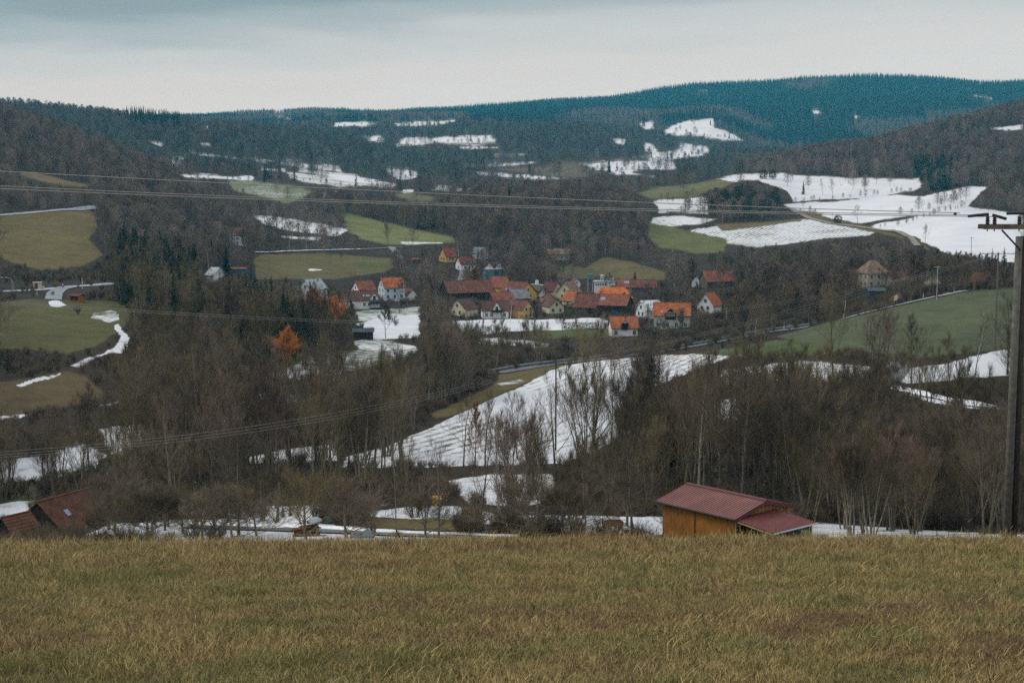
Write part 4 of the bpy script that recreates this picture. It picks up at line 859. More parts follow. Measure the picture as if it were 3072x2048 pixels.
def skylight(roof, x, f, W, hw, rise, sgn=-1, w=.8, h=1.1, m='solar', n=1, nm='skylight'):
    """a pane lying on the roof slope; f = 0 at the eave .. 1 at the ridge"""
    ang = math.atan2(rise, W/2); b = MB(); b.box(-w/2, w/2, -h/2, h/2, .20, .27); o = b.build(nm, M[m], roof)
    o.location = (x, sgn*W/2*(1-f), hw+rise*f); o.rotation_euler = (ang*(-sgn), 0, 0)
def dormer(e, x, w, W, hw, zb, za, wm, rm, proj_=.15, depth=None, win=True, rise=None, sgn=-1):
    """gable that rises from the front wall into the roof"""
    y = -(W/2+proj_); dep = depth or W/2
    b = MB(); b.add([(x-w/2,y,zb),(x+w/2,y,zb),(x+w/2,y,hw+.6),(x,y,za),(x-w/2,y,hw+.6),(x-w/2,y+dep,zb),(x+w/2,y+dep,zb),(x+w/2,y+dep,hw+.6),(x,y+dep,za),(x-w/2,y+dep,hw+.6)],
                    [(0,1,2,3,4),(1,6,7,2),(5,0,4,9),(6,5,9,8,7)])
    g = b.build('dormer', wm, e)
    r = MB(); k = (za-hw-.6)/(w/2); o = .35
    for s in (-1, 1):
        V = [(x+s*(w/2+o),y-.35,hw+.6-k*o+.04),(x,y-.35,za+.04),(x,y+dep,za+.04),(x+s*(w/2+o),y+dep,hw+.6-k*o+.04)]; V += [(p[0],p[1],p[2]+.14) for p in V]
        r.add(V, [(0,1,2,3),(7,6,5,4),(0,4,5,1),(3,2,6,7),(0,3,7,4)])
    r.build('dormer_roof', rm, g)
    if win:
        b = MB(); b.box(x-w*.17, x+w*.17, y-.05, y+.02, hw+.1, hw+.1+min(1.5, (za-hw)*.62)); b.build('dormer_window', M['glass'], g)
    return g
def house(name, label, ridge, Y, L, W, rise, hw, yaw, wm, rm, front=(), gable=(), right=(), ch=(), drs=(), doors=(), sky=(), hip=0.0, keep=None, kp=.88, cat='house', group='houses of the village', over=.45, wsize=(.95,1.25)):
    """ridge: photo pixel of the middle of the ridge, Y its distance; L along the ridge, W across; yaw turns it (+ shows the left gable)"""
    best = None
    for k in range(-60, 81):                       # stand it on the ground nearest to the distance asked for
        yy = Y*(1+k*.0025); q = at(ridge[0], ridge[1], yy); d = abs(q.z-(hw+rise)*yy/Y-gz(q.x, q.y))+abs(k)*.012
        if best is None or d < best[0]: best = (d, yy)
    kY = best[1]/Y; Y = best[1]; L *= kY; W *= kY; rise *= kY; hw *= kY
    front = [(a, b_*kY) for a, b_ in front]; gable = [(a, b_*kY) for a, b_ in gable]; right = [(a, b_*kY) for a, b_ in right]; drs = [(d[0], d[1]*kY, d[2]*kY, d[3]*kY, d[4]) for d in drs]
    p = at(ridge[0], ridge[1], Y); zb = p.z-hw-rise
    e = empty(name, (p.x, p.y, zb), R(yaw), label=label, cat=cat, group=group)
    c, s = math.cos(R(yaw)), math.sin(R(yaw)); low = min(gz(p.x+c*a-s*b, p.y+s*a+c*b) for a in (-L/2, L/2) for b in (-W/2, W/2))
    wall, roof = wall_and_roof(e, L, W, hw, rise, M[wm], M[rm], deep=max(1.0, zb-low+.5), hip=hip, over=over)
    for x, z in front: window(e, x*L, -W/2, z, 0, *wsize)
    for y, z in gable: window(e, -L/2, y*W, z, -math.pi/2, *wsize)
    for y, z in right: window(e, L/2, y*W, z, math.pi/2, *wsize)
    for x, y in ch: chimney(e, roof, x*L, y*W, hw+rise*(1-2*abs(y))-.4, hw+rise+.75)
    for d in drs: dormer(e, d[0]*L, d[1], W, hw, d[2], d[3], M[d[4]], M[rm])
    for x in doors: door(e, x*L, -W/2, 0, 0)
    for q in sky: skylight(roof, q[0]*L, q[1], W, hw, rise, **(q[2] if len(q) > 2 else {}))
    BUILT.append((p.x, p.y, .5*math.hypot(L, W)+1.5))
    k = F/Y
    if keep is None:
        hx = (L*abs(c)+W*abs(s))*k/2; keep = [(ridge[0]-hx, ridge[1]-4), (ridge[0]+hx, ridge[1]-4), (ridge[0]+hx, ridge[1]+(rise+hw)*k*.9), (ridge[0]-hx, ridge[1]+(rise+hw)*k*.9)]
    KEEP.append((keep, kp, Y-8)); return e
F1 = lambda n, *zs: [((i+.5)/n-.5, z) for z in zs for i in range(n)]
def village():
    house('house', 'pale blue house with light grey metal roof standing above the spruces', (937,838), 620, 8.7, 9.5, 3.9, 5.0, 50, 'paleblue', 'paleroof', front=F1(3,3.4,1.2), gable=[(-.2,3.4),(.2,3.4),(0,6)], ch=[(.15,.05)])
    house('house', 'white house with plain red roof tucked behind the long white L-shaped house', (1090,843), 660, 8, 10, 4.0, 5, 30, 'white', 'redorange', gable=[(-.2,3.6),(.15,3.6),(0,6.2)], ch=[(-.1,.08)])
    e = house('house', 'long white house with brown roof, three skylights and dark wooden balcony', (1089,873), 590, 11.2, 10, 3.4, 3.7, 22, 'white', 'brown', front=[(-.08,2.0),(.10,2.0)], drs=[(.30,3.6,-1,6.6,'white')], sky=[(-.05,.45),(.07,.45),(.14,.45)], ch=[(-.35,.1),(.0,.1)], kp=.95)
    b = MB(); b.box(.30*11.2-2.6, .30*11.2+2.4, -6.4, -5.2, 2.0, 2.15); b.box(.30*11.2-2.6, .30*11.2+2.4, -6.4, -6.3, 2.15, 3.1); b.box(.30*11.2-2.6, .30*11.2+2.4, -6.4, -6.3, -.3, .6); b.build('balcony', M['darkwood'], e)
    p = Vector((-7.6, 0.6, 0)); w = MB(); w.add([(-11,-3.2,-2),(-5.6,-3.2,-2),(-5.6,4,-2),(-11,4,-2),(-11,-3.2,3.2),(-5.6,-3.2,3.2),(-5.6,4,3.2),(-11,4,3.2),(-11,.4,5.9),(-5.6,.4,5.9)], [(0,1,5,4),(2,3,7,6),(1,2,6,9,5),(3,0,4,8,7)])
    wg = w.build('wing', M['white'], e); r = MB()
    for y0, y1 in ((-3.65, .4), (4.45, .4)):
        V = [(-11.4,y0,2.88),(-5.5,y0,2.88),(-5.5,y1,5.95),(-11.4,y1,5.95)]; V += [(a,b_,c+.16) for a, b_, c in V]; r.add(V, [(0,1,2,3),(7,6,5,4),(0,4,5,1),(3,7,4,0),(1,5,6,2)])
    r.build('wing_roof', M['brown'], wg)
    for x in (-9.6, -7.4): window(e, x, -3.2, 1.9, 0, .8, 1.1)
    house('house', 'tall pale blue three storey house with bright orange roof', (1174,833), 640, 9.5, 10, 4.0, 6.2, 22, 'paleblue', 'orange', front=F1(3,4.8,2.2), gable=[(-.25,4.8),(.2,4.8),(-.25,2.2),(.2,2.2),(0,7.2)], drs=[(.33,2.8,4.6,8.6,'white')], ch=[(.0,.1)], kp=.9)
    house('garage', 'small white building with red brown roof right of the tall pale blue house', (1227,866), 640, 7.4, 4.4, 2.3, 2.6, -60, 'white', 'redbrown', front=[(-.2,1.4)], cat='garage', kp=.9)
    e = house('shed', 'dark open fronted shed standing at the edge of the snowy stream meadow', (1090,986), 475, 6.4, 5, .8, 2.6, 4, 'darkwood', 'slate', cat='shed', group='sheds and huts', kp=.8)
    house('house', 'ochre house with red roof, highest beside the village road', (1343,743), 760, 6.6, 7.5, 4.3, 3.0, 35, 'ochre', 'red', front=[(-.15,1.6),(.1,1.6)], gable=[(-.2,1.6),(.15,1.6)], ch=[(-.2,.1)], kp=.9)
    e = house('house', 'white house with brown roof and small white dormer above the silos', (1397,770), 720, 8, 8, 3.4, 3.2, 22, 'white', 'redbrown', front=[(-.22,1.6),(.28,1.7)], gable=[(-.1,1.5),(0,4.2)], doors=[.05], drs=[(.26,1.5,3.4,5.6,'white')], kp=1)
    b = MB(); b.box(4.3, 8.4, -2.5, 3, -1.5, 2.3); ax = b.build('annex', M['bluegreen'], e); b = MB(); b.box(4.2, 8.8, -2.9, 3.3, 2.3, 2.55); b.build('annex_roof', M['greyroof'], ax)
    e = house('barn', 'long barn with dull brown tiled roof beside the two silos', (1401,841), 602, 20.5, 12, 4.6, 3.2, 22, 'darkwood', 'redbrown', cat='barn', group='barns of the village', kp=.8)
    house('house', 'bright red roofed house with yellow verge behind the yellow gabled farmhouse', (1500,830), 622, 8, 10, 4.3, 3, -35, 'yellow', 'red', kp=.85)
    house('house', 'yellow gabled farmhouse with long red brown roof', (1555,846), 612, 10.7, 12, 4.4, 3.8, -38, 'yellow', 'redbrown', right=[(-.2,2.6),(.15,2.6),(0,5.2),(-.2,.6),(.15,.6)], sky=[(-.3,.3),(-.12,.3)], kp=.9)
    house('barn', 'low building with grey sheet roof in front of the yellow gabled farmhouse', (1552,868), 590, 7, 10, 3.3, 2.6, 22, 'greywood', 'greyroof', cat='barn', group='barns of the village', kp=.8)
    house('barn', 'small barn with plain rusty red roof below the long brown barn', (1501,877), 580, 8.4, 10, 3.6, 2.6, 22, 'darkwood', 'redorange', cat='barn', group='barns of the village', kp=.85)
    house('house', 'cream house turned sideways, leftmost by the stream under the long barn', (1390,897), 560, 7, 9, 3.5, 3, 48, 'cream', 'brown', gable=[(-.15,1.6),(.2,1.6),(0,4.2)], kp=.85)
    e = house('house', 'white fronted house with wooden balcony under a white gable by the stream', (1484,903), 550, 10, 9, 3.3, 3.2, 5, 'white', 'brown', front=[(-.35,1.6),(-.15,1.6),(.35,1.6)], drs=[(.05,3.2,2.9,6.2,'white')], kp=.88)
    b = MB(); b.box(-1.6, 2.8, -5.7, -4.6, 2.5, 2.62); b.box(-1.6, 2.8, -5.7, -5.62, 2.62, 3.5); b.build('balcony', M['darkwood'], e)
    house('house', 'house with narrow ochre gable end and brown roof by the stream', (1556,901), 560, 10, 6.4, 3, 3.8, -42, 'ochre', 'redbrown', right=[(-.18,1.2),(.18,1.2),(-.18,3.6),(.18,3.6)], kp=.8)
    house('house', 'cream cottage with broad gable facing the stream', (1659,897), 567, 8, 6.2, 2.6, 2.8, -70, 'cream', 'brown', right=[(0,3.6),(-.25,1.3),(.25,1.3)], kp=.9)
    house('house', 'little salmon pink house with pointed gable', (1637,872), 592, 6, 4.4, 2.1, 2.6, -75, 'pink', 'greyroof', right=[(0,2.9),(0,.9)], kp=.9, wsize=(.6,.9))
    house('house', 'house with dark red roof behind the salmon pink house', (1656,846), 620, 6.4, 8, 3.6, 3, -35, 'cream', 'darkred', right=[(0,2)], ch=[(0,0)])
    house('house', 'tall cream gabled house with tan roof in the village centre', (1707,845), 612, 7, 8, 4.2, 4.2, 55, 'cream', 'tan', gable=[(-.2,2.4),(.15,2.4),(0,5)], front=[(0,2.4)])
    house('house', 'narrow house with steep bright orange roof beside the tall cream gable', (1716,874), 586, 5, 7, 3.4, 2.6, -40, 'cream', 'orange', front=[(.1,1.4)])
    house('house', 'tiny white gabled house peeping over the village centre', (1727,835), 690, 5, 3.6, 1.6, 2.2, -80, 'white', 'red', right=[(0,1.9)], wsize=(.6,.8))
    house('barn', 'barn with huge bright orange hipped roof', (1839,862), 600, 15.2, 11, 3.9, 3.0, 2, 'greywood', 'vivid', hip=2.6, cat='barn', group='barns of the village', kp=.95)
    e = house('barn', 'dark timber barn with rusty orange roof and blue door', (1847,884), 570, 11.4, 10, 3.7, 5.0, -20, 'darkwood', 'redorange', cat='barn', group='barns of the village', kp=.95, sky=[(-.40,.55,dict(w=1.9,h=1.7))])
    door(e, .12*11.4, -5, -.2, 0, 2.2, 3.0, 'bluepaint')
    house('barn', 'brown tiled barn left of the blue doored barn', (1764,882), 574, 9, 11, 4.8, 2.4, -18, 'darkwood', 'redbrown', cat='barn', group='barns of the village', kp=.85)
    house('house', 'white house with snow dusted roof', (1949,902), 560, 8.2, 7.2, 3.1, 3.8, 30, 'white', 'snowroof', gable=[(-.15,2.0),(.2,2.0),(0,4.6)], front=[(0,2)], kp=.85)
    e = house('house', 'large pale mint house with orange roof and dark timber dormer', (2016,909), 545, 13.7, 11, 4.2, 5.0, -6, 'mint', 'orange', front=F1(4,1.4), drs=[(-.04,4.2,3.4,7.6,'darkwood')], ch=[(-.25,.1),(.2,.1)], sky=[(-.28,.25)], kp=.8)
    for x in (-1.6, -.55, .5): window(e, x, -5.68, 5.0, 0, .6, 1.2)
    e = house('house', 'bright orange roofed house with glazed white gable, nearest of the village to the road', (1870,950), 505, 9.2, 9, 3.5, 3.2, 4, 'white', 'orange', front=[(-.35,1.5),(.36,1.5)], drs=[(-.02,3.2,-.5,6.0,'white')], ch=[(.06,-.1)], kp=1)
    b = MB(); b.box(-1.3, .95, -4.83, -4.72, 2.4, 4.6); b.build('glazing', M['glass'], e)
    house('house', 'white gabled house with steep orange roof among the trees right of the village', (2129,878), 565, 8, 7, 4.5, 3.2, 58, 'white', 'orange', gable=[(-.15,2),(.2,2),(0,4.8)], kp=.85)
    house('barn', 'long farmhouse with faded orange roof beyond the right end of the village', (2154,812), 680, 15, 11, 4.6, 3, 14, 'greywood', 'redorange', cat='barn', group='barns of the village', kp=.8)
    house('house', 'half timbered white gable at the left end of the long farmhouse', (2091,827), 672, 5, 4.2, 2.4, 2.6, 75, 'white', 'brown', gable=[(0,2.0)], kp=.8, wsize=(.6,.9))
    e = house('house', 'cream mansion with steep grey brown hipped roof among bare trees', (2618,780), 560, 10, 9, 4.7, 5.8, 20, 'buff', 'tan', hip=4.0, front=F1(3,4.2,1.6), gable=F1(3,4.2,1.6), ch=[(.1,.05)], kp=.96)
    dormer(e, .5, 2.0, 9, 5.6, 5.6, 8.2, M['buff'], M['redorange'], proj_=-.8, depth=2.5)
    house('house', 'low white outbuilding right of the mansion', (2682,815), 562, 5.5, 5, 1.2, 2.6, 8, 'white', 'tan', front=[(-.2,1.4),(.2,1.4)])
    house('house', 'rusty brown roofed farm building at the upper right edge of the green slope', (2943,817), 520, 5.0, 8, 3.6, 2.4, -35, 'greywood', 'redbrown', cat='barn', group='barns of the village', kp=.15)
    house('house', 'brown roofed buff house half hidden by trees above the green slope', (2818,812), 540, 7, 8, 3.5, 3, 30, 'buff', 'brown', gable=[(0,1.6)], kp=.5)
    house('hut', 'small red roofed outbuilding between the mansion and the orange roofed farm', (2731,823), 540, 4.2, 5, 2, 2.2, -15, 'greywood', 'redorange', cat='hut', group='sheds and huts', kp=.6)
    house('shed', 'dark blue grey sheet metal shed below the mansion', (2625,864), 440, 5, 5, .7, 2.6, 3, 'slate', 'slate', cat='shed', group='sheds and huts', kp=.9)
    house('hut', 'tiny cream hut beside the lane at the top of the green slope', (2693,882), 432, 1.5, 1.6, .6, 1.2, 40, 'cream', 'tan', cat='hut', group='sheds and huts', over=.12, kp=1)
    house('house', 'white house with snow streaked brown roof between the birches and the blue hut', (647,803), 640, 7, 7, 3, 3.2, -48, 'white', 'snowroof', right=[(0,1.6)], kp=.98)
    e = house('hut', 'turquoise hut with bright orange flat roof at the meadow edge', (717,803), 700, 7.2, 4, .4, 1.4, 2, 'hutblue', 'orange', cat='hut', group='sheds and huts', kp=1)
    house('house', 'old white house with brown roof half hidden on the wooded slope', (712,682), 770, 8.4, 9, 4, 5, 10, 'white', 'brown', front=F1(3,3.2,1.0), drs=[(-.2,1.6,4.8,7.6,'white')], kp=.65)
    house('house', 'red roofed house glimpsed between the white birches', (440,818), 575, 5, 6, 3, 3, -30, 'white', 'redorange', front=[(0,1.5)], kp=.6)
    house('barn', 'long tan roofed building half hidden on the wooded hill behind the village', (1676,747), 770, 12, 8, 2.5, 3, 0, 'buff', 'tan', front=F1(4,1.2), cat='barn', group='barns of the village', kp=.6)
    house('house', 'white gabled house with mauve roof behind the dark conifers above the silos', (1440,742), 770, 7, 7, 3, 3, -22, 'white', 'greyroof', right=[(0,1.6)], kp=.6)
    house('hut', 'low hut with red roof beside the village road', (1249,775), 720, 4.6, 3.4, .5, 1.8, 0, 'greywood', 'redorange', cat='hut', group='sheds and huts', kp=.9)
    house('house', 'farmhouse with red roof and solar panel at the back of the village', (1871,838), 645, 9.5, 10, 3.2, 3, -12, 'buff', 'redorange', sky=[(.18,.6,dict(w=2.4,h=1.7,nm='solar_panel'))], ch=[(-.25,0)], kp=.9)
    house('barn', 'rusty red roofed barn behind the two dark spruces', (1930,840), 650, 11, 9, 3, 3, 0, 'greywood', 'redbrown', cat='barn', group='barns of the village', kp=.6)
    # factory
    p = at(1814, 858, 650); e = empty('factory', (p.x, p.y, p.z), R(-3), label='white flat roofed factory building with grey silos on its roof', cat='factory')
    b = MB(); b.box(-4.8, 4.8, -3, 4, -3, 2.0); w = b.build('wall', M['white'], e); b = MB(); b.box(-5.1, 5.1, -3.3, 4.3, 2.0, 2.35); r = b.build('roof', M['steel'], e)
    for i in range(5): window(e, -3.9+i*1.05, -3, .9, 0, .6, .8, split=False)
    for x, y, rr, h in ((-1.2,0,.95,2.6),(1.9,1,1.2,1.2),(3.6,.5,.8,1.0)):
        b = MB(); b.cyl(x, y, 2.35, 2.35+h, rr, n=14); b.cyl(x, y, 2.35+h, 2.35+h+.25, rr*1.05, rr*.3, 14); b.build('roof_tank', M['steel'], r, smooth=False)
    KEEP.append(([(1780,825),(1850,825),(1850,860),(1780,860)], 1, 640)); BUILT.append((p.x, p.y, 7))
    p = at(1771, 838, 650); e = empty('silo_tower', (p.x, p.y, p.z), label='square teal hopper on legs beside the factory', cat='hopper'); b = MB(); b.box(-1.3,1.3,-1.3,1.3,0,2.6); b.add([(-1.3,-1.3,0),(1.3,-1.3,0),(1.3,1.3,0),(-1.3,1.3,0),(0,0,-1.2)], [(0,4,1),(1,4,2),(2,4,3),(3,4,0)]); b.build('hopper', M['bluegreen'], e)
    for sx in (-1, 1):
        for sy in (-1, 1): b = MB(); b.box(sx*1.1-.09, sx*1.1+.09, sy*1.1-.09, sy*1.1+.09, -6, 0); b.build('leg', M['steel'], e)
    KEEP.append(([(1760,817),(1782,817),(1782,845),(1760,845)], 1, 640))
    # grain silos with filling spouts
    for (u, rr, side, lab) in ((1466.5, 3.0, 1, 'left of the two blue green grain silos with grey cone roof'), (1500.5, 2.75, -1, 'right of the two blue green grain silos with grey cone roof')):
        p = at(u, 807, 700 if side == 1 else 703); hgt = 7.5
        e = empty('grain_silo', (p.x, p.y, p.z-hgt), label=lab, cat='silo', group='grain silos'); n = 28
        b = MB(); b.cyl(0, 0, -3, hgt, rr, n=n)
        for k in range(8): a = 2*math.pi*(k+.5)/8; b.box(-.10, .10, -.06, .06, -3, hgt-.05, Matrix.Translation((math.cos(a)*(rr+.03), math.sin(a)*(rr+.03), 0)) @ Matrix.Rotation(a+math.pi/2, 4, 'Z'))
        b.build('wall', mat('blue green silo sheet', (.13,.25,.29), var=.08, rough=.5, spec=.45, stripes=('Z', .5, .22)), e)
        b = MB(); b.cyl(0, 0, hgt, hgt+1.45, rr+.22, .35, n); b.cyl(0, 0, hgt-.12, hgt, rr+.22, rr+.22, n); r = b.build('roof', mat('mauve grey silo roof', (.28,.26,.28), var=.08, rough=.5), e)
        b = MB(); b.cyl(0, 0, hgt+1.4, hgt+2.1, .33, n=10); b.cyl(0, 0, hgt+2.1, hgt+2.6, .12, n=8); b.build('vent', M['steel'], r)
        b = MB(); b.tube([(0,0,hgt+2.0),(side*.9,-.1,hgt+1.9),(side*2.1,-.2,hgt+.4)], .17, 8); b.build('spout', M['frame'], r)
        BUILT.append((p.x, p.y, 4))
    KEEP.append(([(1445,796),(1518,796),(1518,832),(1445,836)], 1, 690))
    p = at(1611, 852, 650); e = empty('water_tank', p, label='small round white tank in the village centre', cat='tank'); b = MB(); b.cyl(0,0,-3,1.5,.85,n=14); b.build('tank', M['white'], e); b = MB(); b.cyl(0,0,1.5,1.85,.9,.2,14); b.build('lid', M['steel'], e)
    # long low wall with pale coping
    b = MB(); pts = [at(1589,851,640), at(1620,853,640), at(1650,858,638), at(1680,862,636)]
    e = empty('garden_wall', pts[0], label='long low wall with pale coping winding through the village', cat='wall')
    w = MB(); c = MB()
    for q0, q1 in zip(pts[:-1], pts[1:]):
        d = (q1-q0); nrm = Vector((-d.y, d.x, 0)).normalized()*.14
        for bb, z0, z1, k in ((w, -3.0, -.25, 1), (c, -.25, .05, 1.9)):
            V = [q0-nrm*k+Vector((0,0,z0)), q1-nrm*k+Vector((0,0,z0)), q1+nrm*k+Vector((0,0,z0)), q0+nrm*k+Vector((0,0,z0)), q0-nrm*k+Vector((0,0,z1)), q1-nrm*k+Vector((0,0,z1)), q1+nrm*k+Vector((0,0,z1)), q0+nrm*k+Vector((0,0,z1))]
            bb.add([v-pts[0] for v in V], [(3,2,1,0),(4,5,6,7),(0,1,5,4),(1,2,6,5),(2,3,7,6),(3,0,4,7)])
    w.build('wall', M['concrete'], e); c.build('coping', M['white'], e)
village()

def timber_barn():
    """foreground shed: 9 m long, red sheet roof, board walls, lean-to canopy at the near right end"""
    Yn = 120.0
    rn = at(2299, 1504, Yn); rf = at(2062, 1453, Yn*1.0573); rf.z = rn.z
    en = at(2206, 1559.5, Yn*.978); e0 = empty('timber_barn', (0, 0, 0), label='timber barn with red sheet metal roof and lean-to canopy at the grass crest', cat='barn')
    ax = (rn-rf); L = ax.length; ax = ax/L; side = Vector((ax.y, -ax.x, 0)); side = side if side.dot(en-rn) > 0 else -side
    half = abs((en-rn).dot(side)); rise = rn.z-en.z
    e0.location = (rn+rf)/2; yaw = math.atan2(ax.y, ax.x); e0.rotation_euler = (0, 0, yaw); e0.location.z = rn.z
    # local: +X towards the near right end, -Y towards the camera side (left front); origin on the ridge
    zg = gz(e0.location.x, e0.location.y)-rn.z-.3; x = L/2
    wood = mat('orange brown boards', (.33,.135,.026), var=.28, scale=.7, stripes=('X', .16, .35)); pale = mat('fresh larch boards', (.42,.23,.07), var=.14, scale=1.2, stripes=('Y', .15, .42))
    redm = mat('wine red sheet metal', (.185,.066,.053), rough=.42, spec=.45, var=.20, scale=.5); beam = mat('pale timber post', (.36,.25,.12), var=.12); dark = mat('black gutter', (.02,.022,.025), rough=.5)
    ov = .35; k = rise/half; hh = half-.38; wl = x-.42
    b = MB(); zt = -rise+.10
    b.box(-wl, wl, -hh, -hh+.12, zg, zt-.02); b.box(-wl, wl, hh-.12, hh, zg, zt-.02); b.box(-wl, -wl+.12, -hh+.12, hh-.12, zg, zt-.02)
    b.box(wl-.12, wl, -hh+.12, hh-.12, zg, zt-1.2)
    b.add([(-wl,-hh,zt),(-wl,hh,zt),(-wl,0,zt+hh*k-.05)], [(0,2,1)])
    w = b.build('wall', wood, e0)
    b = MB(); b.add([(wl+.02,-hh-.2,zt-.7),(wl+.02,hh+.2,zt-.7),(wl+.02,hh+.2,zt-.10),(wl+.02,0,zt+hh*k-.12),(wl+.02,-hh-.2,zt-.10)], [(0,1,2,3,4)])
    nb = 34
    for i in range(nb):
        y = -hh+2*hh*(i+.5)/nb; z1 = zt+(hh-abs(y))*k-.14; b.box(wl+.02, wl+.06, y-.05, y+.03, zt-.9, z1)
    b.build('gable', pale, e0)
    # roof of standing ribs
    b = MB()
    for sy in (-1, 1):
        Yo = half; zo = -rise; t = .07
        V = [(-x,sy*Yo,zo),(x,sy*Yo,zo),(x,0,0),(-x,0,0)]; V = [Vector(p) for p in V]; V += [p+Vector((0,0,t)) for p in V]
        Fc = [(0,1,2,3),(7,6,5,4),(0,4,5,1),(1,5,6,2),(3,7,4,0)]; b.add(V, Fc)
        n = int(L/.30)
        for i in range(n+1):
            xx = -x+L*i/n; xx = min(max(xx, -x+.03), x-.03)
            b.add([(xx-.028,sy*Yo,zo+t),(xx+.028,sy*Yo,zo+t),(xx+.028,0,t),(xx-.028,0,t),(xx-.016,sy*Yo,zo+t+.05),(xx+.016,sy*Yo,zo+t+.05),(xx+.016,0,t+.05),(xx-.016,0,t+.05)], [(4,5,6,7),(0,1,5,4),(1,2,6,5),(3,0,4,7)])
    roof = b.build('roof', redm, e0)
    b = MB(); b.tube([(-x-.04,0,.10),(x+.04,0,.10)], .13, 8); b.build('ridge_cap', mat('dark red trim', (.10,.028,.03), rough=.45, var=.08, spec=.45), roof)
    trim = mat('dark red trim', (.10,.028,.03))
    for sx in (-1, 1):
        b = MB()
        for sy in (-1, 1):
            V = [Vector((sx*x,sy*half,-rise-.22)), Vector((sx*x,0,-.22)), Vector((sx*x,0,.12)), Vector((sx*x,sy*half,-rise+.12))]; V += [p+Vector((sx*.05,0,0)) for p in V]
            b.add(V, [(0,1,2,3),(7,6,5,4),(0,4,5,1),(2,6,7,3),(0,3,7,4)])
        b.build('verge', trim if sx > 0 else redm, roof)
    b = MB(); b.tube([(-x,-half-.05,-rise-.02),(x,-half-.05,-rise-.02)], .09, 8); b.build('gutter', dark, roof)
    b = MB(); b.box(-.33, -.27, -hh-.06, -hh-.01, zg, zt-.1); b.build('downpipe', dark, e0)
    # lean-to canopy
    Minv = (Matrix.Translation(e0.location) @ Matrix.Rotation(yaw, 4, 'Z')).inverted()
    zl = rn.z-rise-.12
    def plane_pt(u, v, z): s, t = st(u, v); Y = z/float(t); return Vector((float(s)*Y, Y, z))
    A = plane_pt(2200, 1564, zl); B = plane_pt(2388, 1543, zl+.0); drop = .62
    Cc = plane_pt(2302, 1599, zl-drop); D = plane_pt(2471, 1575, zl-drop)
    q = [Minv @ p for p in (A, Cc, D, B)]
    q[0] = Vector((wl+.07, -half+.15, -rise-.05)); q[3] = Vector((wl+.07, min(q[3].y, half-.25), -rise-.05))
    outx = (q[1].x+q[2].x)/2; q[1] = Vector((outx, q[1].y, -rise-.05-drop)); q[2] = Vector((outx, q[2].y, -rise-.05-drop))
    up = Vector((0,0,.06)); b = MB(); V = q+[p+up for p in q]; b.add(V, [(0,1,2,3),(7,6,5,4),(0,4,5,1),(1,5,6,2),(2,6,7,3),(3,7,4,0)])
    for i in range(19):
        f = (i+.5)/19; p0 = q[0]+(q[3]-q[0])*f+up; p1 = q[1]+(q[2]-q[1])*f+up; d = (q[3]-q[0]).normalized()*.028
        b.add([p0-d, p0+d, p1+d, p1-d, p0-d*.5+up*.8, p0+d*.5+up*.8, p1+d*.5+up*.8, p1-d*.5+up*.8], [(4,5,6,7),(0,3,7,4),(1,5,6,2),(3,2,6,7)])
    can = b.build('canopy', mat('deep red sheet metal', (.15,.040,.036), rough=.4, spec=.45, var=.12), e0)
    b = MB(); b.tube([q[1]+Vector((.05,0,-.02)), q[2]+Vector((.05,0,-.02))], .07, 6); b.build('gutter', M['steel'], can)
    b = MB(); b.tube([q[0]+Vector((0,.05,-.12)), q[1]+Vector((-.1,.05,-.12))], .09, 4); b.build('beam', beam, can)
    for p in (q[0]*.98+q[1]*.02+Vector((0,.25,0)), q[0]*.30+q[1]*.70+Vector((0,.15,0)), q[1]*.5+q[2]*.5+Vector((-.3,0,0)), q[2]+Vector((-.3,-.4,0))):
        b = MB(); b.box(p.x-.07, p.x+.07, p.y-.07, p.y+.07, zg-.3, p.z-.05); b.build('post', beam, e0)
    b = MB(); b.box(outx-2.4, outx-.9, 0.2, 1.6, zg-.2, -rise-1.35); b.build('stacked_crate', M['greywood'], e0)
    KEEP.append(([(1975,1445),(2300,1495),(2475,1570),(2475,1612),(1990,1612),(1975,1505)], 1, 112)); BUILT.append((e0.location.x, e0.location.y, 7.5))
timber_barn()

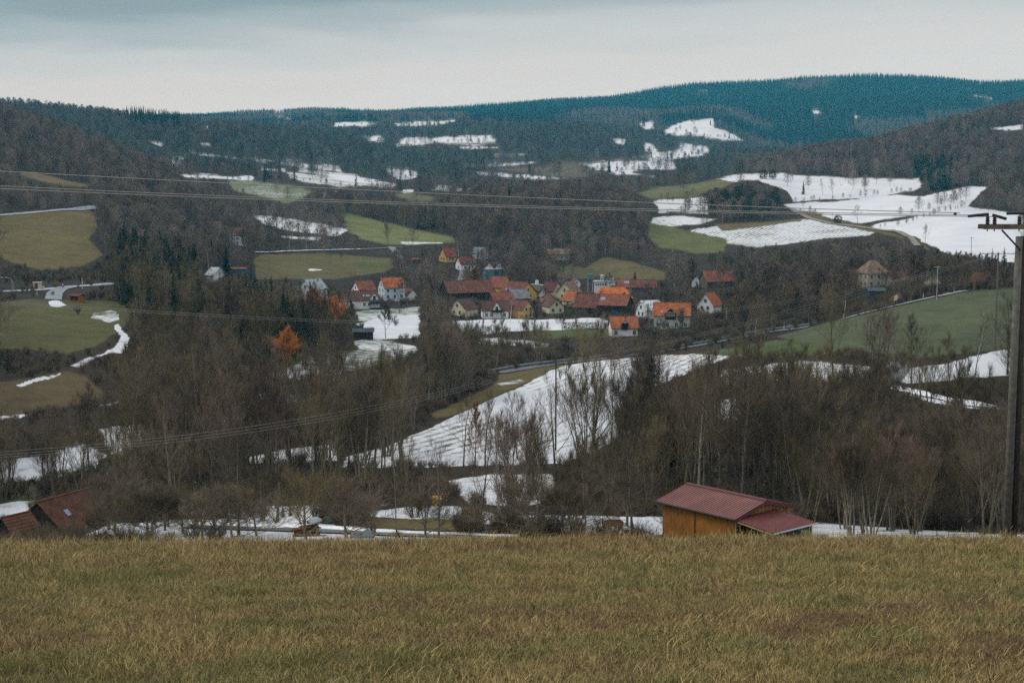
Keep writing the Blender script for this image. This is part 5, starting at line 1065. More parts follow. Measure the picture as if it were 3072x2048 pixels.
def tiled_farmhouse():
    Y0 = 155.0
    tile = mat('mossy terracotta tiles', (.100,.043,.024), rough=.85, var=.30, scale=1.1, bump=.25)
    # courses of tiles: bands across the slope
    def slope(b, r0, r1, e0_, e1_, n, lift=.05):
        for i in range(n):
            a, c = i/n, (i+1)/n
            p = [r0+(e0_-r0)*a, r1+(e1_-r1)*a, r1+(e1_-r1)*(c+.012), r0+(e0_-r0)*(c+.012)]
            nrm = (p[1]-p[0]).cross(p[3]-p[0]).normalized(); nrm = nrm if nrm.z > 0 else -nrm
            p[2] = p[2]+nrm*lift; p[3] = p[3]+nrm*lift
            V = p+[q-nrm*.10 for q in p]; b.add(V, [(0,1,2,3),(7,6,5,4),(3,2,6,7),(0,3,7,4),(1,5,6,2)])
    rl = at(115.6, 1505, Y0); t2 = float(st(239.8, 1471.7)[1]); rr_ = at(245, 1470, rl.z/float(st(245, 1470)[1]))
    ax = (rr_-rl); L = ax.length; ax = ax/L; dn = Vector((ax.y, -ax.x, 0)); dn = dn if dn.x > 0 else -dn
    s1, t1 = st(190.5, 1590); s1 = float(s1); t1 = float(t1)
    d = (s1*rl.y-rl.x)/(dn.x-s1*dn.y); ev = rl+dn*d; ev.z = t1*ev.y
    e = empty('farmhouse', rl, label='old farmhouse with weathered terracotta tile roofs sunk behind the grass crest', cat='house')
    loc = lambda p: p-rl
    drop = ev.z-rl.z; down = dn*d+Vector((0,0,drop)); L2 = 8.2
    b = MB(); R0 = loc(rl)-ax*.3; R1 = R0+ax*(L2+.3); slope(b, R0, R1, R0+down*1.04, R1+down*1.04, 17)
    back = -dn*d+Vector((0,0,drop)); slope(b, R0, R1, R0+back, R1+back, 17)
    b.tube([R0+Vector((0,0,.03)), R1+Vector((0,0,.03))], .13, 6)
    roof = b.build('roof', tile, e)
    q = R0+down*.55+ax*2.6; ang = math.atan2(-drop, d)
    b = MB(); b.box(-.33, .33, -.45, .45, .06, .13); sk = b.build('skylight', M['solar'], roof); sk.location = q
    X_, Yv = ax, (down).normalized(); Zv = X_.cross(Yv); Zv = Zv if Zv.z > 0 else -Zv; sk.matrix_local = Matrix(((X_.x,Yv.x,Zv.x,q.x),(X_.y,Yv.y,Zv.y,q.y),(X_.z,Yv.z,Zv.z,q.z),(0,0,0,1)))
    b = MB(); A = Vector((0,0,-.1)); P0 = A+down*.93; P1 = A+back*.93; zlow = Vector((0,0,-9)); b.add([A, P0, Vector((P0.x,P0.y,-9)), Vector((P1.x,P1.y,-9)), P1], [(0,1,2,3,4)])
    o2 = ax*(L2-.5); b.add([A+o2, P0+o2, Vector((P0.x,P0.y,-9))+o2, Vector((P1.x,P1.y,-9))+o2, P1+o2], [(4,3,2,1,0)])
    b.add([P0, P0+o2, Vector((P0.x,P0.y,-9))+o2, Vector((P0.x,P0.y,-9))], [(3,2,1,0)]); b.add([P1, P1+o2, Vector((P1.x,P1.y,-9))+o2, Vector((P1.x,P1.y,-9))], [(0,1,2,3)])
    b.build('wall', M['white'], e)
    b = MB(); b.add([A-ax*.06, P0-ax*.06, P0-ax*.06+Vector((0,0,-.9)), P1-ax*.06+Vector((0,0,-.9)), P1-ax*.06], [(0,1,2,3,4)]); b.build('gable', M['darkwood'], e)
    # lower wing towards the camera: ridge parallel, its roof flares out concavely at the eave
    w1 = at(92, 1532, 148.0); w0 = at(3, 1552.5, w1.z/float(st(3, 1552.5)[1])); wax = (w0-w1); wl = wax.length; wax.normalize()
    wd = Vector((-wax.y, wax.x, 0)); wd = wd if wd.x > 0 else -wd
    W1 = loc(w1)+Vector((0,0,0)); W0 = loc(w0)
    b = MB(); prof = [(0,0),(1.9,-1.75),(3.1,-2.6),(4.4,-3.25),(5.6,-3.7)]
    for (a0, z0), (a1, z1) in zip(prof[:-1], prof[1:]):
        p = [W1+wd*a0+Vector((0,0,z0)), W0+wd*a0+Vector((0,0,z0)), W0+wd*a1+Vector((0,0,z1)), W1+wd*a1+Vector((0,0,z1))]
        slope(b, p[0], p[1], p[3], p[2], 6 if a0 == 0 else 4)
    slope(b, W1, W0, W1-wd*3.2+Vector((0,0,-2.6)), W0-wd*3.2+Vector((0,0,-2.6)), 10); b.tube([W1, W0], .12, 6)
    wr = b.build('wing_roof', tile, e)
    b = MB(); g = W0-wax*.25
    b.add([g+Vector((0,0,-.15)), g+wd*4.2+Vector((0,0,-3.4)), g+wd*4.2+Vector((0,0,-8)), g-wd*2.9+Vector((0,0,-8)), g-wd*2.9+Vector((0,0,-2.6))], [(0,1,2,3,4)])
    g2 = W1+wax*.25; b.add([g2+Vector((0,0,-.15)), g2+wd*4.2+Vector((0,0,-3.4)), g2+wd*4.2+Vector((0,0,-8)), g2-wd*2.9+Vector((0,0,-8)), g2-wd*2.9+Vector((0,0,-2.6))], [(4,3,2,1,0)])
    b.build('wing_wall', M['darkwood'], e)
    KEEP.append(([(0,1550),(95,1525),(115,1500),(245,1466),(275,1515),(275,1575),(225,1612),(0,1612)], .97, 140)); BUILT.append((rl.x+3, rl.y, 9)); BUILT.append((w1.x, w1.y, 7))
tiled_farmhouse()
# ------------------------------------------------------------------ roads and tracks, draped on the ground
ASPH = mat('wet grey asphalt', (.085,.092,.10), rough=.5, spec=.4, var=.12, scale=.4); PALE = mat('frosty pale road', (.30,.33,.36), rough=.7, var=.2, scale=.5); TRACK = mat('gravel track', (.20,.19,.16), var=.25, scale=.8)
LANE = mat('blue grey lane asphalt', (.15,.17,.19), rough=.6, var=.2, scale=.6); SNOWB = mat('ploughed snow bank', (.78,.80,.82), var=.08, scale=1.2, bump=.4)
def drape(P, step=1.6):
    out = []
    for a, b in zip(P[:-1], P[1:]):
        n = max(2, int((b-a).length/step))
        for i in range(n): out.append(a.lerp(b, i/n))
    out.append(P[-1]); 
    for _ in range(6): out = [out[0]]+[(out[i-1]+out[i]*2+out[i+1])/4 for i in range(1, len(out)-1)]+[out[-1]]
    return out
def ribbon(name, label, pix, width, m, off=.10, shift=0.0, thick=0.0, kind='structure', P=None, wob=0.0):
    P = P or drape([hit(u, v) for u, v in pix]); V = []; Fc = []
    for i, p in enumerate(P):
        d = P[min(i+1, len(P)-1)]-P[max(i-1, 0)]; nrm = Vector((-d.y, d.x, 0)).normalized()
        ww = width*(1+wob*(vnoise(i*.31, 3.3, 5)-.5)*2) if wob else width
        for k, f in enumerate((-.5, -.17, .17, .5)):
            q = p+nrm*(shift+ww*f); z = gz(q.x, q.y)+off+p.y*.00025
            if thick and k in (1, 2): z += thick*(.6+.8*float(vnoise(i*.7, k, 8)))
            V.append((q.x, q.y, z))
    for i in range(len(P)-1):
        for k in range(3): Fc.append((i*4+k, i*4+k+1, i*4+k+5, i*4+k+4))
    o = obj(name, mesh_from(name, V, Fc, True), m, kind=kind, label=label); return P
main_road = ribbon('road', 'dark wet asphalt road curving past the ploughed snow field', [(1490,1120),(1560,1108),(1620,1099),(1700,1089),(1800,1078),(1900,1066),(2000,1051),(2100,1036),(2200,1017),(2280,1001),(2340,991),(2430,980)], 6, ASPH)
ribbon('road', 'frosty road climbing the hillside on the far left', [(-250,662),(-60,651),(0,646),(80,640),(150,634),(230,629),(295,621)], 6.5, PALE)
ribbon('road', 'road running past the small roadside shelter on the left', [(-250,882),(0,876),(100,871),(165,866),(200,862),(260,858),(345,851)], 5, PALE)
ribbon('lane', 'grey paved lane branching down to the meadow kiosk', [(205,862),(180,868),(164,880),(160,900)], 5.0, mat('worn grey paving', (.21,.235,.26), var=.2, scale=.7), off=.14)
ribbon('lane', 'narrow lane with snowy edge along the top of the village meadow', [(765,757),(850,754),(950,751),(1080,748),(1150,745),(1210,742)], 3.4, ASPH)
ribbon('snow_bank', 'thin line of snow beside the meadow lane', None, .9, SNOWB, off=.25, thick=.2, wob=.7, P=drape([hit(u, v) for u, v in [(765,758),(850,755.5),(950,752.5),(1080,749.5)]]))
ribbon('lane', 'short grey lane dropping towards the village gardens', [(1172,741),(1184,752),(1196,768),(1200,778)], 4.2, LANE, off=.16)
ribbon('lane', 'village lane between the white house and the long barn', [(1384,802),(1391,815),(1388,832),(1380,842)], 4.2, LANE, off=.16)
ribbon('road', 'distant road bending through the fields', [(1000,575),(985,578),(966,584),(960,596),(948,606)], 8, PALE, off=.25)
ribbon('lane', 'pale track along the top of the green slope', [(2529,958),(2632,930),(2740,905),(2820,889),(2895,873)], 3.2, PALE)
ribbon('lane', 'lane bending below the green slope', [(2640,1070),(2688,1080),(2697,1100),(2682,1125),(2655,1147),(2648,1158)], 5.0, ASPH)
ribbon('lane', 'snowy lane running right behind the dark wood', [(2645,1156),(2720,1172),(2850,1201),(3020,1230)], 3.0, SNOWB, off=.12, wob=.5)
ribbon('lane', 'grassy gravel track between the snow fields', [(2374,628),(2427,655),(2494,671),(2570,680),(2642,691),(2695,695),(2730,712),(2752,738)], 3.6, TRACK, off=.15)
front = drape([hit(u, v, 108) for u, v in [(560,1581),(700,1585),(870,1590),(980,1596),(1176,1605),(1380,1611),(1520,1618)]], 1.0)
ribbon('lane', 'grey lane just behind the grass crest', None, 2.6, ASPH, P=front)
ribbon('snow_bank', 'lumpy snow bank along the far side of the lane behind the crest', None, .8, SNOWB, off=.12, shift=1.8, thick=.18, wob=.6, P=front)
ribbon('lane', 'snowy farm track turning up from the lane beside the log pile', [(820,1586),(850,1575),(900,1555),(960,1540),(1040,1528)], 3.4, SNOWB, off=.10, wob=.3)
def guard_rail():
    P = [p for p in main_road]; e = empty('guard_rail', P[0], label='long steel guard rail along the outer side of the asphalt road', cat='guard rail')
    b = MB(); V = []; pts = []
    for i, p in enumerate(P):
        d = P[min(i+1, len(P)-1)]-P[max(i-1, 0)]; n = Vector((-d.y, d.x, 0)).normalized(); q = p+n*3.5; pts.append(Vector((q.x, q.y, gz(q.x, q.y)+.1)))
    for i in range(len(pts)-1):
        a, c = pts[i]-P[0], pts[i+1]-P[0]
        for z0, z1, o in ((.42,.60,0),(.62,.80,0)):
            n = Vector((-(c-a).y, (c-a).x, 0)).normalized()*.05
            b.add([a-n+Vector((0,0,z0)), c-n+Vector((0,0,z0)), c-n+Vector((0,0,z1)), a-n+Vector((0,0,z1)), a+n+Vector((0,0,z0)), c+n+Vector((0,0,z0)), c+n+Vector((0,0,z1)), a+n+Vector((0,0,z1))], [(0,1,2,3),(7,6,5,4),(3,2,6,7),(1,0,4,5)])
    b.build('rail', mat('dull galvanised rail', (.32,.38,.42), rough=.4, spec=.5, metal=.3, var=.08), e)
    pm = MB(); pm.box(-.06, .06, -.05, .05, -.4, .8); me = pm.mesh('post')
    acc = 0
    for i in range(1, len(pts), 4): o = obj('post', me, M['steel'], e); o.location = pts[i]-P[0]+Vector((0,.12,0))
guard_rail()
for u, v in ((1513,1102),(1700,1080),(1900,1058),(2050,1035),(2280,995)): KEEP.append(([(u-10,v-14),(u+190,v-40),(u+190,v-10),(u-10,v+16)], .8, hit(u, v+8).y-6))
KEEP.append(([(2525,958),(2632,928),(2740,900),(2895,868),(2895,880),(2740,915),(2632,942),(2525,970)], .9, 300))
KEEP.append(([(155,860),(345,848),(345,860),(190,905),(155,905)], .9, None)); KEEP.append(([(-100,850),(345,845),(345,875),(-100,888)], .8, None))
KEEP.append(([(850,1565),(980,1565),(980,1615),(850,1615)], 1, 121)); KEEP.append(([(200,880),(262,880),(262,910),(200,910)], 1, 400))

# ------------------------------------------------------------------ trees with a place of their own in the photo: kind, column, row of the foot, row of the top, label
HAND = [
 ('bare',1390,1400,1203,'dark bare tree leaning right at the lower left edge of the ploughed snow field'),
 ('leafy',1424,1400,1222,'tree with a few withered orange leaves in front of the ploughed snow field'),
 ('bare',1456,1405,1196,'dark upright bare tree against the lower left part of the ploughed snow field'),
 ('thicket',1590,1480,1195,'olive fan shaped tree left of the dark wooden wire pole'),
 ('bare',1668,1440,1152,'dark fan shaped tree whose crown surrounds the dark wooden wire pole'),
 ('thicket',1757,1415,1118,'tall olive fan shaped tree in the middle of the ploughed snow field'),
 ('bare',1830,1350,1142,'slim bare tree right of the tall olive fan tree on the snow field'),
 ('spruce',1952,1420,1068,'tall dark spruce at the right edge of the ploughed snow field'),
 ('spruce',2010,1430,1150,'second dark spruce in the wood edge right of the ploughed snow field'),
 ('thicket',1905,1430,1095,'dense olive thicket tree at the right edge of the ploughed snow field'),
 ('thicket',1985,1445,1100,'tall olive tree beside the two spruces at the wood edge'),
 ('thicket',1728,1600,1308,'big round olive tree in the foreground right of centre'),
 ('bare',1896,1617,1272,'large bare tree with thick pale trunk just left of the timber barn'),
 ('bare',1316,1612,1345,'tall thin mossy tree by the lane behind the crest'),
 ('bare',1436,1596,1300,'bare tree by the lane right of the tall thin mossy tree'),
 ('bare',1500,1560,1262,'bare tree on the snow bank near the yellow box'),
 ('thicket',1597,1500,1325,'bare tree clump on the small snow patch below the big snow field'),
 ('orchard',1279,1612,1490,'small bare fruit tree by the lane in the lower middle'),
 ('bush',1393,1606,1500,'grey bare bush beside the lane in the lower middle'),
 ('orchard',1590,1616,1425,'wide mossy fruit tree with drooping crooked limbs at the grass crest'),
 ('orchard',1680,1616,1455,'crooked fruit tree right of the wide mossy one at the grass crest'),
 ('orchard',1040,1612,1468,'dark fruit tree with forked trunk right of the log pile'),
 ('orchard',640,1612,1478,'round fruit tree in the snow left of the log pile'),
 ('orchard',455,1606,1480,'olive fruit tree nearer the tiled farmhouse'),
 ('orchard',345,1608,1490,'dark fruit tree hard against the tiled farmhouse roof'),
 ('orchard',550,1600,1492,'grey fruit tree standing between the two round fruit trees'),
 ('orchard',770,1606,1500,'small thin fruit tree just left of the log pile'),
 ('bare',1128,1600,1400,'bare upright tree by the tarpaulin heaps'),
 ('bare',1190,1604,1420,'bare young tree in front of the snowy bank'),
 ('bare',611,1410,1012,'very tall olive tree, left one of the pair above the middle wood'),
 ('bare',686,1425,1022,'very tall grey olive tree with pale trunk in the middle wood'),
 ('bare',735,1415,1035,'very tall olive tree, right one of the pair above the middle wood'),
 ('bare',250,1410,1170,'tall dark spreading tree above the tiled farmhouse'),
 ('bare',860,1370,1130,'broad bare tree beside the withered orange tree'),
 ('leafy',963,1335,1150,'narrow tree still covered in withered orange leaves'),
 ('willow',860,1140,1008,'small round orange willow at the left edge of the stream meadow'),
 ('willow',942,1010,886,'big orange willow left of the long white house'),
 ('willow',1002,1000,905,'second orange willow directly below the long white house'),
 ('willow',1420,872,815,'orange willow in front of the long brown barn roof'),
 ('bare',962,1130,1000,'pale bare tree between the two orange willows and the stream meadow'),
 ('bare',1292,1045,868,'huge dark bare tree on the stream bank left of the village houses'),
 ('bare',1340,1060,900,'dark bare tree right of the huge one on the stream bank'),
 ('thicket',1230,1262,1165,'reddish brown bushy tree left of the ploughed snow field'),
 ('thicket',1180,1270,1185,'lower reddish brown bushy tree at the wood edge left of the snow field'),
 ('spruce',1167,958,912,'small lone spruce on the lawn below the tall pale blue house'),
 ('spruce',1904,874,812,'dark spruce at the right end of the bright orange barn roof'),
 ('spruce',1958,872,832,'smaller dark spruce right of the one by the orange barn'),
 ('spruce',1932,874,846,'short dark spruce between the two spruces by the orange barn'),
 ('spruce',1472,800,722,'tallest dark spruce above the grain silos'),
 ('spruce',1500,800,735,'dark spruce right of the tallest above the grain silos'),
 ('spruce',1434,786,743,'dark spruce behind the white house above the silos'),
 ('spruce',1522,795,748,'lowest dark spruce at the right of the clump above the silos'),
 ('spruce',1255,686,622,'leftmost spruce of the dark clump behind the bright green field'),
 ('spruce',1276,686,616,'tallest spruce of the dark clump behind the bright green field'),
 ('spruce',1300,684,624,'third spruce of the dark clump behind the bright green field'),
 ('spruce',1330,682,636,'rightmost spruce of the dark clump behind the bright green field'),
 ('spruce',2867,822,748,'broad dark spruce among the trees above the right farm roofs'),
 ('spruce',2847,820,762,'slimmer dark spruce left of the broad one above the right farm roofs'),
 ('spruce',2974,852,745,'tall dark spruce just left of the tall power pole'),
 ('spruce',3010,850,742,'dark spruce directly beside the tall power pole'),
 ('spruce',2410,583,541,'slim dark spruce on the upper snow field edge'),
 ('birch',2468,583,538,'reddish larch like tree on the upper snow field edge'),
 ('birch',2497,598,533,'tall slender bare tree on the upper snow field edge'),
 ('bare',2573,672,620,'lone bare tree beside the track between the snow fields'),
 ('evergreen',2512,671,645,'dark evergreen bush beside the track between the snow fields'),
 ('bare',2410,632,600,'small round bare tree on the second snow field'),
 ('bare',2776,733,678,'large round bare tree at the corner of the lowest right snow field'),
 ('evergreen',2290,537,508,'dark rounded thicket on the top edge of the upper snow field, left half'),
 ('evergreen',2318,537,510,'dark rounded thicket on the top edge of the upper snow field, right half'),
 ('birch',414,932,800,'white birch left of the spruces beyond the kiosk meadow'),
 ('birch',466,912,798,'second white birch right of the first beyond the kiosk meadow'),
 ('birch',403,970,890,'low white birch below the other two at the meadow corner'),
 ('birch',1530,968,884,'white birch in front of the stream houses, tallest of its group'),
 ('birch',1450,976,898,'white birch left of the others in front of the stream houses'),
 ('birch',1556,968,898,'thin white birch right of the tallest in front of the stream houses'),
 ('birch',2023,865,800,'white birch behind the orange roofed mint house'),
 ('birch',2616,1150,975,'white stemmed birch beside the bend of the lane'),
 ('birch',2102,1345,1058,'tall white birch with curved stem in the dark wood behind the barn'),
 ('birch',2924,1138,944,'white stemmed tree on the snow strip right of the lane bend'),
 ('bare',2502,1150,916,'big dark forked tree left of the lane bend'),
 ('thicket',2640,1150,910,'large reddish crowned tree rising beside the lane bend'),
 ('bare',2762,1195,1014,'dark spreading tree below the green slope right of the lane bend'),
 ('bare',3021,1124,905,'tall dark bare tree next to the tall power pole'),
 ('bare',2735,1150,960,'slender bare tree on the snow strip right of the lane bend'),
 ('bare',2850,1150,1010,'smaller bare tree on the snow strip below the green slope'),
 ('bare',1165,766,668,'lone spreading tree at the edge of the bright green field'),
 ('bare',991,791,750,'small dark tree on the village meadow'),
 ('bare',1024,795,760,'low thin tree on the village meadow'),
 ('bare',1198,940,842,'dark bare tree in front of the tall pale blue house'),
 ('bare',1240,770,690,'thin bare tree in the bright green field'),
 ('bare',2510,1560,1300,'tall thin tree in the scrub directly right of the timber barn'),
]
# ------------------------------------------------------------------ plant the trees
TONE = {'TW':'grey brown', 'TWO':'olive brown', 'TWR':'reddish brown'}
KIND_NAME = {'bare':('bare_tree','bare tree'), 'thicket':('multi_stemmed_tree','multi-stemmed tree'), 'orchard':('orchard_tree','fruit tree'), 'birch':('birch_tree','birch'),
             'willow':('willow_tree','willow'), 'leafy':('withered_tree','tree'), 'spruce':('spruce_tree','spruce'), 'pine':('pine_tree','pine'), 'bush':('bare_bush','bush'), 'evergreen':('evergreen_bush','bush')}
def region(u, v, y):
    if y < 150:
        if u < 300: return 'beside the old tiled farmhouse'
        if u < 620: return 'right of the tiled farmhouse below the crest'
        if u < 1010: return 'near the log pile below the crest'
        if u < 1500: return 'along the lane below the crest'
        if u < 2000: return 'just left of the timber barn'
        return 'in snow right of the timber barn'
    if y < 230:
        if u < 330: return 'behind the tiled farmhouse roof'
        if u < 760: return 'in the wood right of the tiled farmhouse'
        if u < 1300: return 'above the snowy bank by the yellow box'
        if u < 1980: return 'at the foot of the ploughed snow field'
        if u < 2450: return 'in the wood behind the timber barn'
        return 'in the wood left of the power pole'
    if y < 345:
        if u < 420: return 'along the brown lower left meadow'
        if u < 900: return 'below the spruce plantation'
        if u < 1420: return 'left of the ploughed snow field'
        if u < 2050: return 'on the ploughed snow field'
        if u < 2500: return 'in the wood below the green slope'
        return 'beside the lane bend under the green slope'
    if y < 660:
        if u < 400: return 'by the green meadow with the kiosk'
        if u < 960: return 'around the spruce plantation'
        if u < 1500: return 'along the stream below the village'
        if u < 2200: return 'between orange roofed houses and the road'
        return 'around the farms above the green slope'
    if u < 700: return 'on the wooded slope left of the village'
    if u < 1250: return 'around the meadow above the village'
    if u < 2050: return 'on the wooded hill behind the village'
    return 'under the snow fields on the right'
def tree_kids(kind, k):
    h, pairs = KIT[kind]; return pairs[k]
_tone_of = {}
def tone(me):
    n = me.materials[0].name
    return {'bare twigs':'grey brown', 'reddish bare twigs':'reddish brown', 'olive mossy twigs':'olive brown'}.get(n, '')
def plant(kind, x, y, z, h, rz, k=None, label=None, group=None, wide=1.0):
    H0, pairs = KIT[kind]; rng = random.Random(int(x*91+y*37)); k = rng.randrange(len(pairs)) if k is None else k
    tr, cr = pairs[k]; lv = None
    if isinstance(cr, tuple): cr, lv = cr
    nm, cat = KIND_NAME[kind]; s = h/H0
    e = empty(nm, (x, y, z), rz); e.scale = (s*wide, s*wide, s)
    if tr is not None: obj('trunk', tr, None, e)
    obj('crown', cr, None, e)
    if lv is not None: obj('leaves', lv, None, e)
    if label is None:
        u, v = proj(x, y, z); rg = region(float(u), float(v), y); size = 'tall' if h > 1.05*H0*.85 else 'low'
        what = {'bare':'%s bare tree' % tone(cr), 'thicket':'%s multi-stemmed tree' % tone(cr), 'orchard':'crooked bare fruit tree', 'birch':'slender birch with white trunk',
                'willow':'orange twigged willow', 'spruce':'dark green spruce', 'pine':'pine with bare lower trunk', 'bush':'bare %s bush' % tone(cr), 'evergreen':'dark evergreen bush'}.get(kind, 'tree')
        label = '%s %s %s' % (size, what, rg); group = group or ('%ss %s' % (cat, rg))
    put(e, None, label, cat, group); return e
def plant_all():
    T = plan_trees()
    by = {}
    for t in T: by.setdefault(t[0], []).append(t)
    named = {'bare':0, 'thicket':0, 'orchard':0, 'birch':0, 'willow':0, 'spruce':0, 'pine':0, 'bush':0}
    onscreen = lambda t: -60 < t[7] < 3132
    rest = []
    bt = sorted(by.get('bare', [])+by.get('thicket', []), key=lambda t: -t[6]*(1 if onscreen(t) else 0))
    rest += bt[250:]; ind = bt[:250]
    for kd, n in (('spruce', 120), ('birch', 45), ('orchard', 60), ('pine', 30), ('bush', 40), ('willow', 20)):
        q = sorted(by.get(kd, []), key=lambda t: -t[6]*(1 if onscreen(t) else 0)); ind += q[:n]; rest += q[n:]
    for t in ind: plant(t[0], t[1], t[2], t[3], t[4], t[5], wide=.85+.3*((t[5]*7.7) % 1))
    rest = [(('midbare',)+tuple(t[1:])) if (t[0] == 'bare' and t[2] > 380) else t for t in rest]
    by.setdefault('far_bare', []).extend([('far_bare',)+tuple(t[1:]) for t in rest if t[0] == 'midbare' and t[2] > 640]); rest = [t for t in rest if not (t[0] == 'midbare' and t[2] > 640)]
    rng = np.random.default_rng(3)
    def pack(L, kinds, name, label):
        L = [t for t in L if t[0] in kinds]
        if not L: return
        meshes = []; start = {}
        for kd in kinds:
            if kd in KIT:
                start[kd] = (len(meshes), len(KIT[kd][1]))
                for tr, cr in KIT[kd][1]:
                    cr = cr[0] if isinstance(cr, tuple) else cr
                    bm = bmesh.new()
                    if tr is not None: bm.from_mesh(tr)
                    nt_ = len(bm.faces); bm.from_mesh(cr); bm.faces.ensure_lookup_table()
                    for f in bm.faces[nt_:]: f.material_index = 1
                    me = bpy.data.meshes.new('whole tree'); bm.to_mesh(me); bm.free()
                    me.materials.append(tr.materials[0] if tr is not None else cr.materials[0]); me.materials.append(cr.materials[0]); meshes.append(me)
            else:
                start[kd] = (len(meshes), len(FARKIT[kd])); meshes += FARKIT[kd]
        H0 = {'far_bare':14, 'far_grey':14, 'far_spruce':22, 'far_larch':20}
        idx = [start[t[0]][0]+int(rng.integers(start[t[0]][1])) for t in L]
        scl = [t[4]/(H0.get(t[0]) or KIT[t[0]][0]) for t in L]
        scatter(name, [(t[1], t[2], t[3]) for t in L], rng.uniform(0, 6.28, len(L)), scl, idx, meshes, label=label)
        print('STUFF', name, len(L))
    pack(rest, ['bare', 'midbare', 'thicket', 'orchard', 'birch', 'bush', 'willow'], 'valley_woodland', 'brown bare woodland filling the middle of the valley')
    pack(rest, ['spruce', 'pine'], 'conifer_wood', 'dark conifers mixed into the valley woods')
    pack(by.get('far_bare', [])+by.get('far_grey', []), ['far_bare', 'far_grey'], 'hillside_woodland', 'grey brown leafless woods covering the middle hills')
    pack(by.get('far_spruce', [])+by.get('far_larch', []), ['far_spruce', 'far_larch'], 'mountain_forest', 'blue green conifer forest on the far mountain')
    print('IND', len(ind))
plant_all()
# ------------------------------------------------------------------ trees with labels of their own
def plant_hand():
    grp = {'birch':'birches of the valley', 'spruce':'lone spruces of the valley', 'willow':'orange willows', 'orchard':'fruit trees below the crest'}
    for kind, u, vb, vt, lab in HAND:
        p = hit(u, vb, 108); h = (vb-vt)*math.hypot(p.y, p.z)/F
        w = 1.0
        if kind == 'orchard': w = 1.3
        plant(kind, p.x, p.y, p.z, h, (u*1.37) % 6.28, label=lab, group=grp.get(kind), wide=w)
plant_hand()
# low growth in the woods and along lanes
def undergrowth():
    rng = np.random.default_rng(11); P = []; S = []; I = []
    for y0, y1, sp in ((112,150,1.5),(150,345,2.3),(345,640,3.6)):
        for j in range(int((y1-y0)/sp)):
            yy = y0+j*sp; n = int(.92*yy/sp); x = rng.uniform(-.46, .46, n)*yy; y = yy+rng.uniform(-.5, .5, n)*sp
            z = ground(x, y); u, v = proj(x, y, z)
            fx = np.clip(((x/y)-SG[0])/(SG[-1]-SG[0])*(NS-1), 0, NS-1).astype(int); fy = np.clip((np.log(y)-_lx0)/(_lx1-_lx0)*(NY-1), 0, NY-1).astype(int)
            sn = _snow[fy, fx]; cov = _cover[fy, fx].sum(1); woods = (sn < .3) & (cov < .135)
            nz = fbm(x/9, y/9, 61, 3)
            for i in range(n):
                if not woods[i] and rng.random() > (.012 if y[i] > 150 else .03): continue
                iu, jv = int(u[i]/CELL), int(v[i]/CELL)
                if 0 <= iu < MW and 2 <= jv < MH and any(KEEPP[jv-q_, iu] > .75 and KEEPY[jv-q_, iu] > y[i]-4 for q_ in (0, 1, 2)) and rng.random() < .93: continue
                if nz[i] < .40 and rng.random() < .6: continue
                if any((x[i]-bx)**2+(y[i]-by)**2 < br*br*.7 for bx, by, br in BUILT if abs(y[i]-by) < 20): continue
                P.append((x[i], y[i], z[i])); S.append(rng.uniform(.35, 1.0)*(1.0 if y[i] < 345 else 1.25)); I.append(rng.integers(3))
    scatter('undergrowth', P, rng.uniform(0, 6.28, len(P)), S, I, [pr[1] for pr in KIT['bush'][1]], label='low bare brown scrub covering the woodland floor')
    print('undergrowth', len(P))
undergrowth()

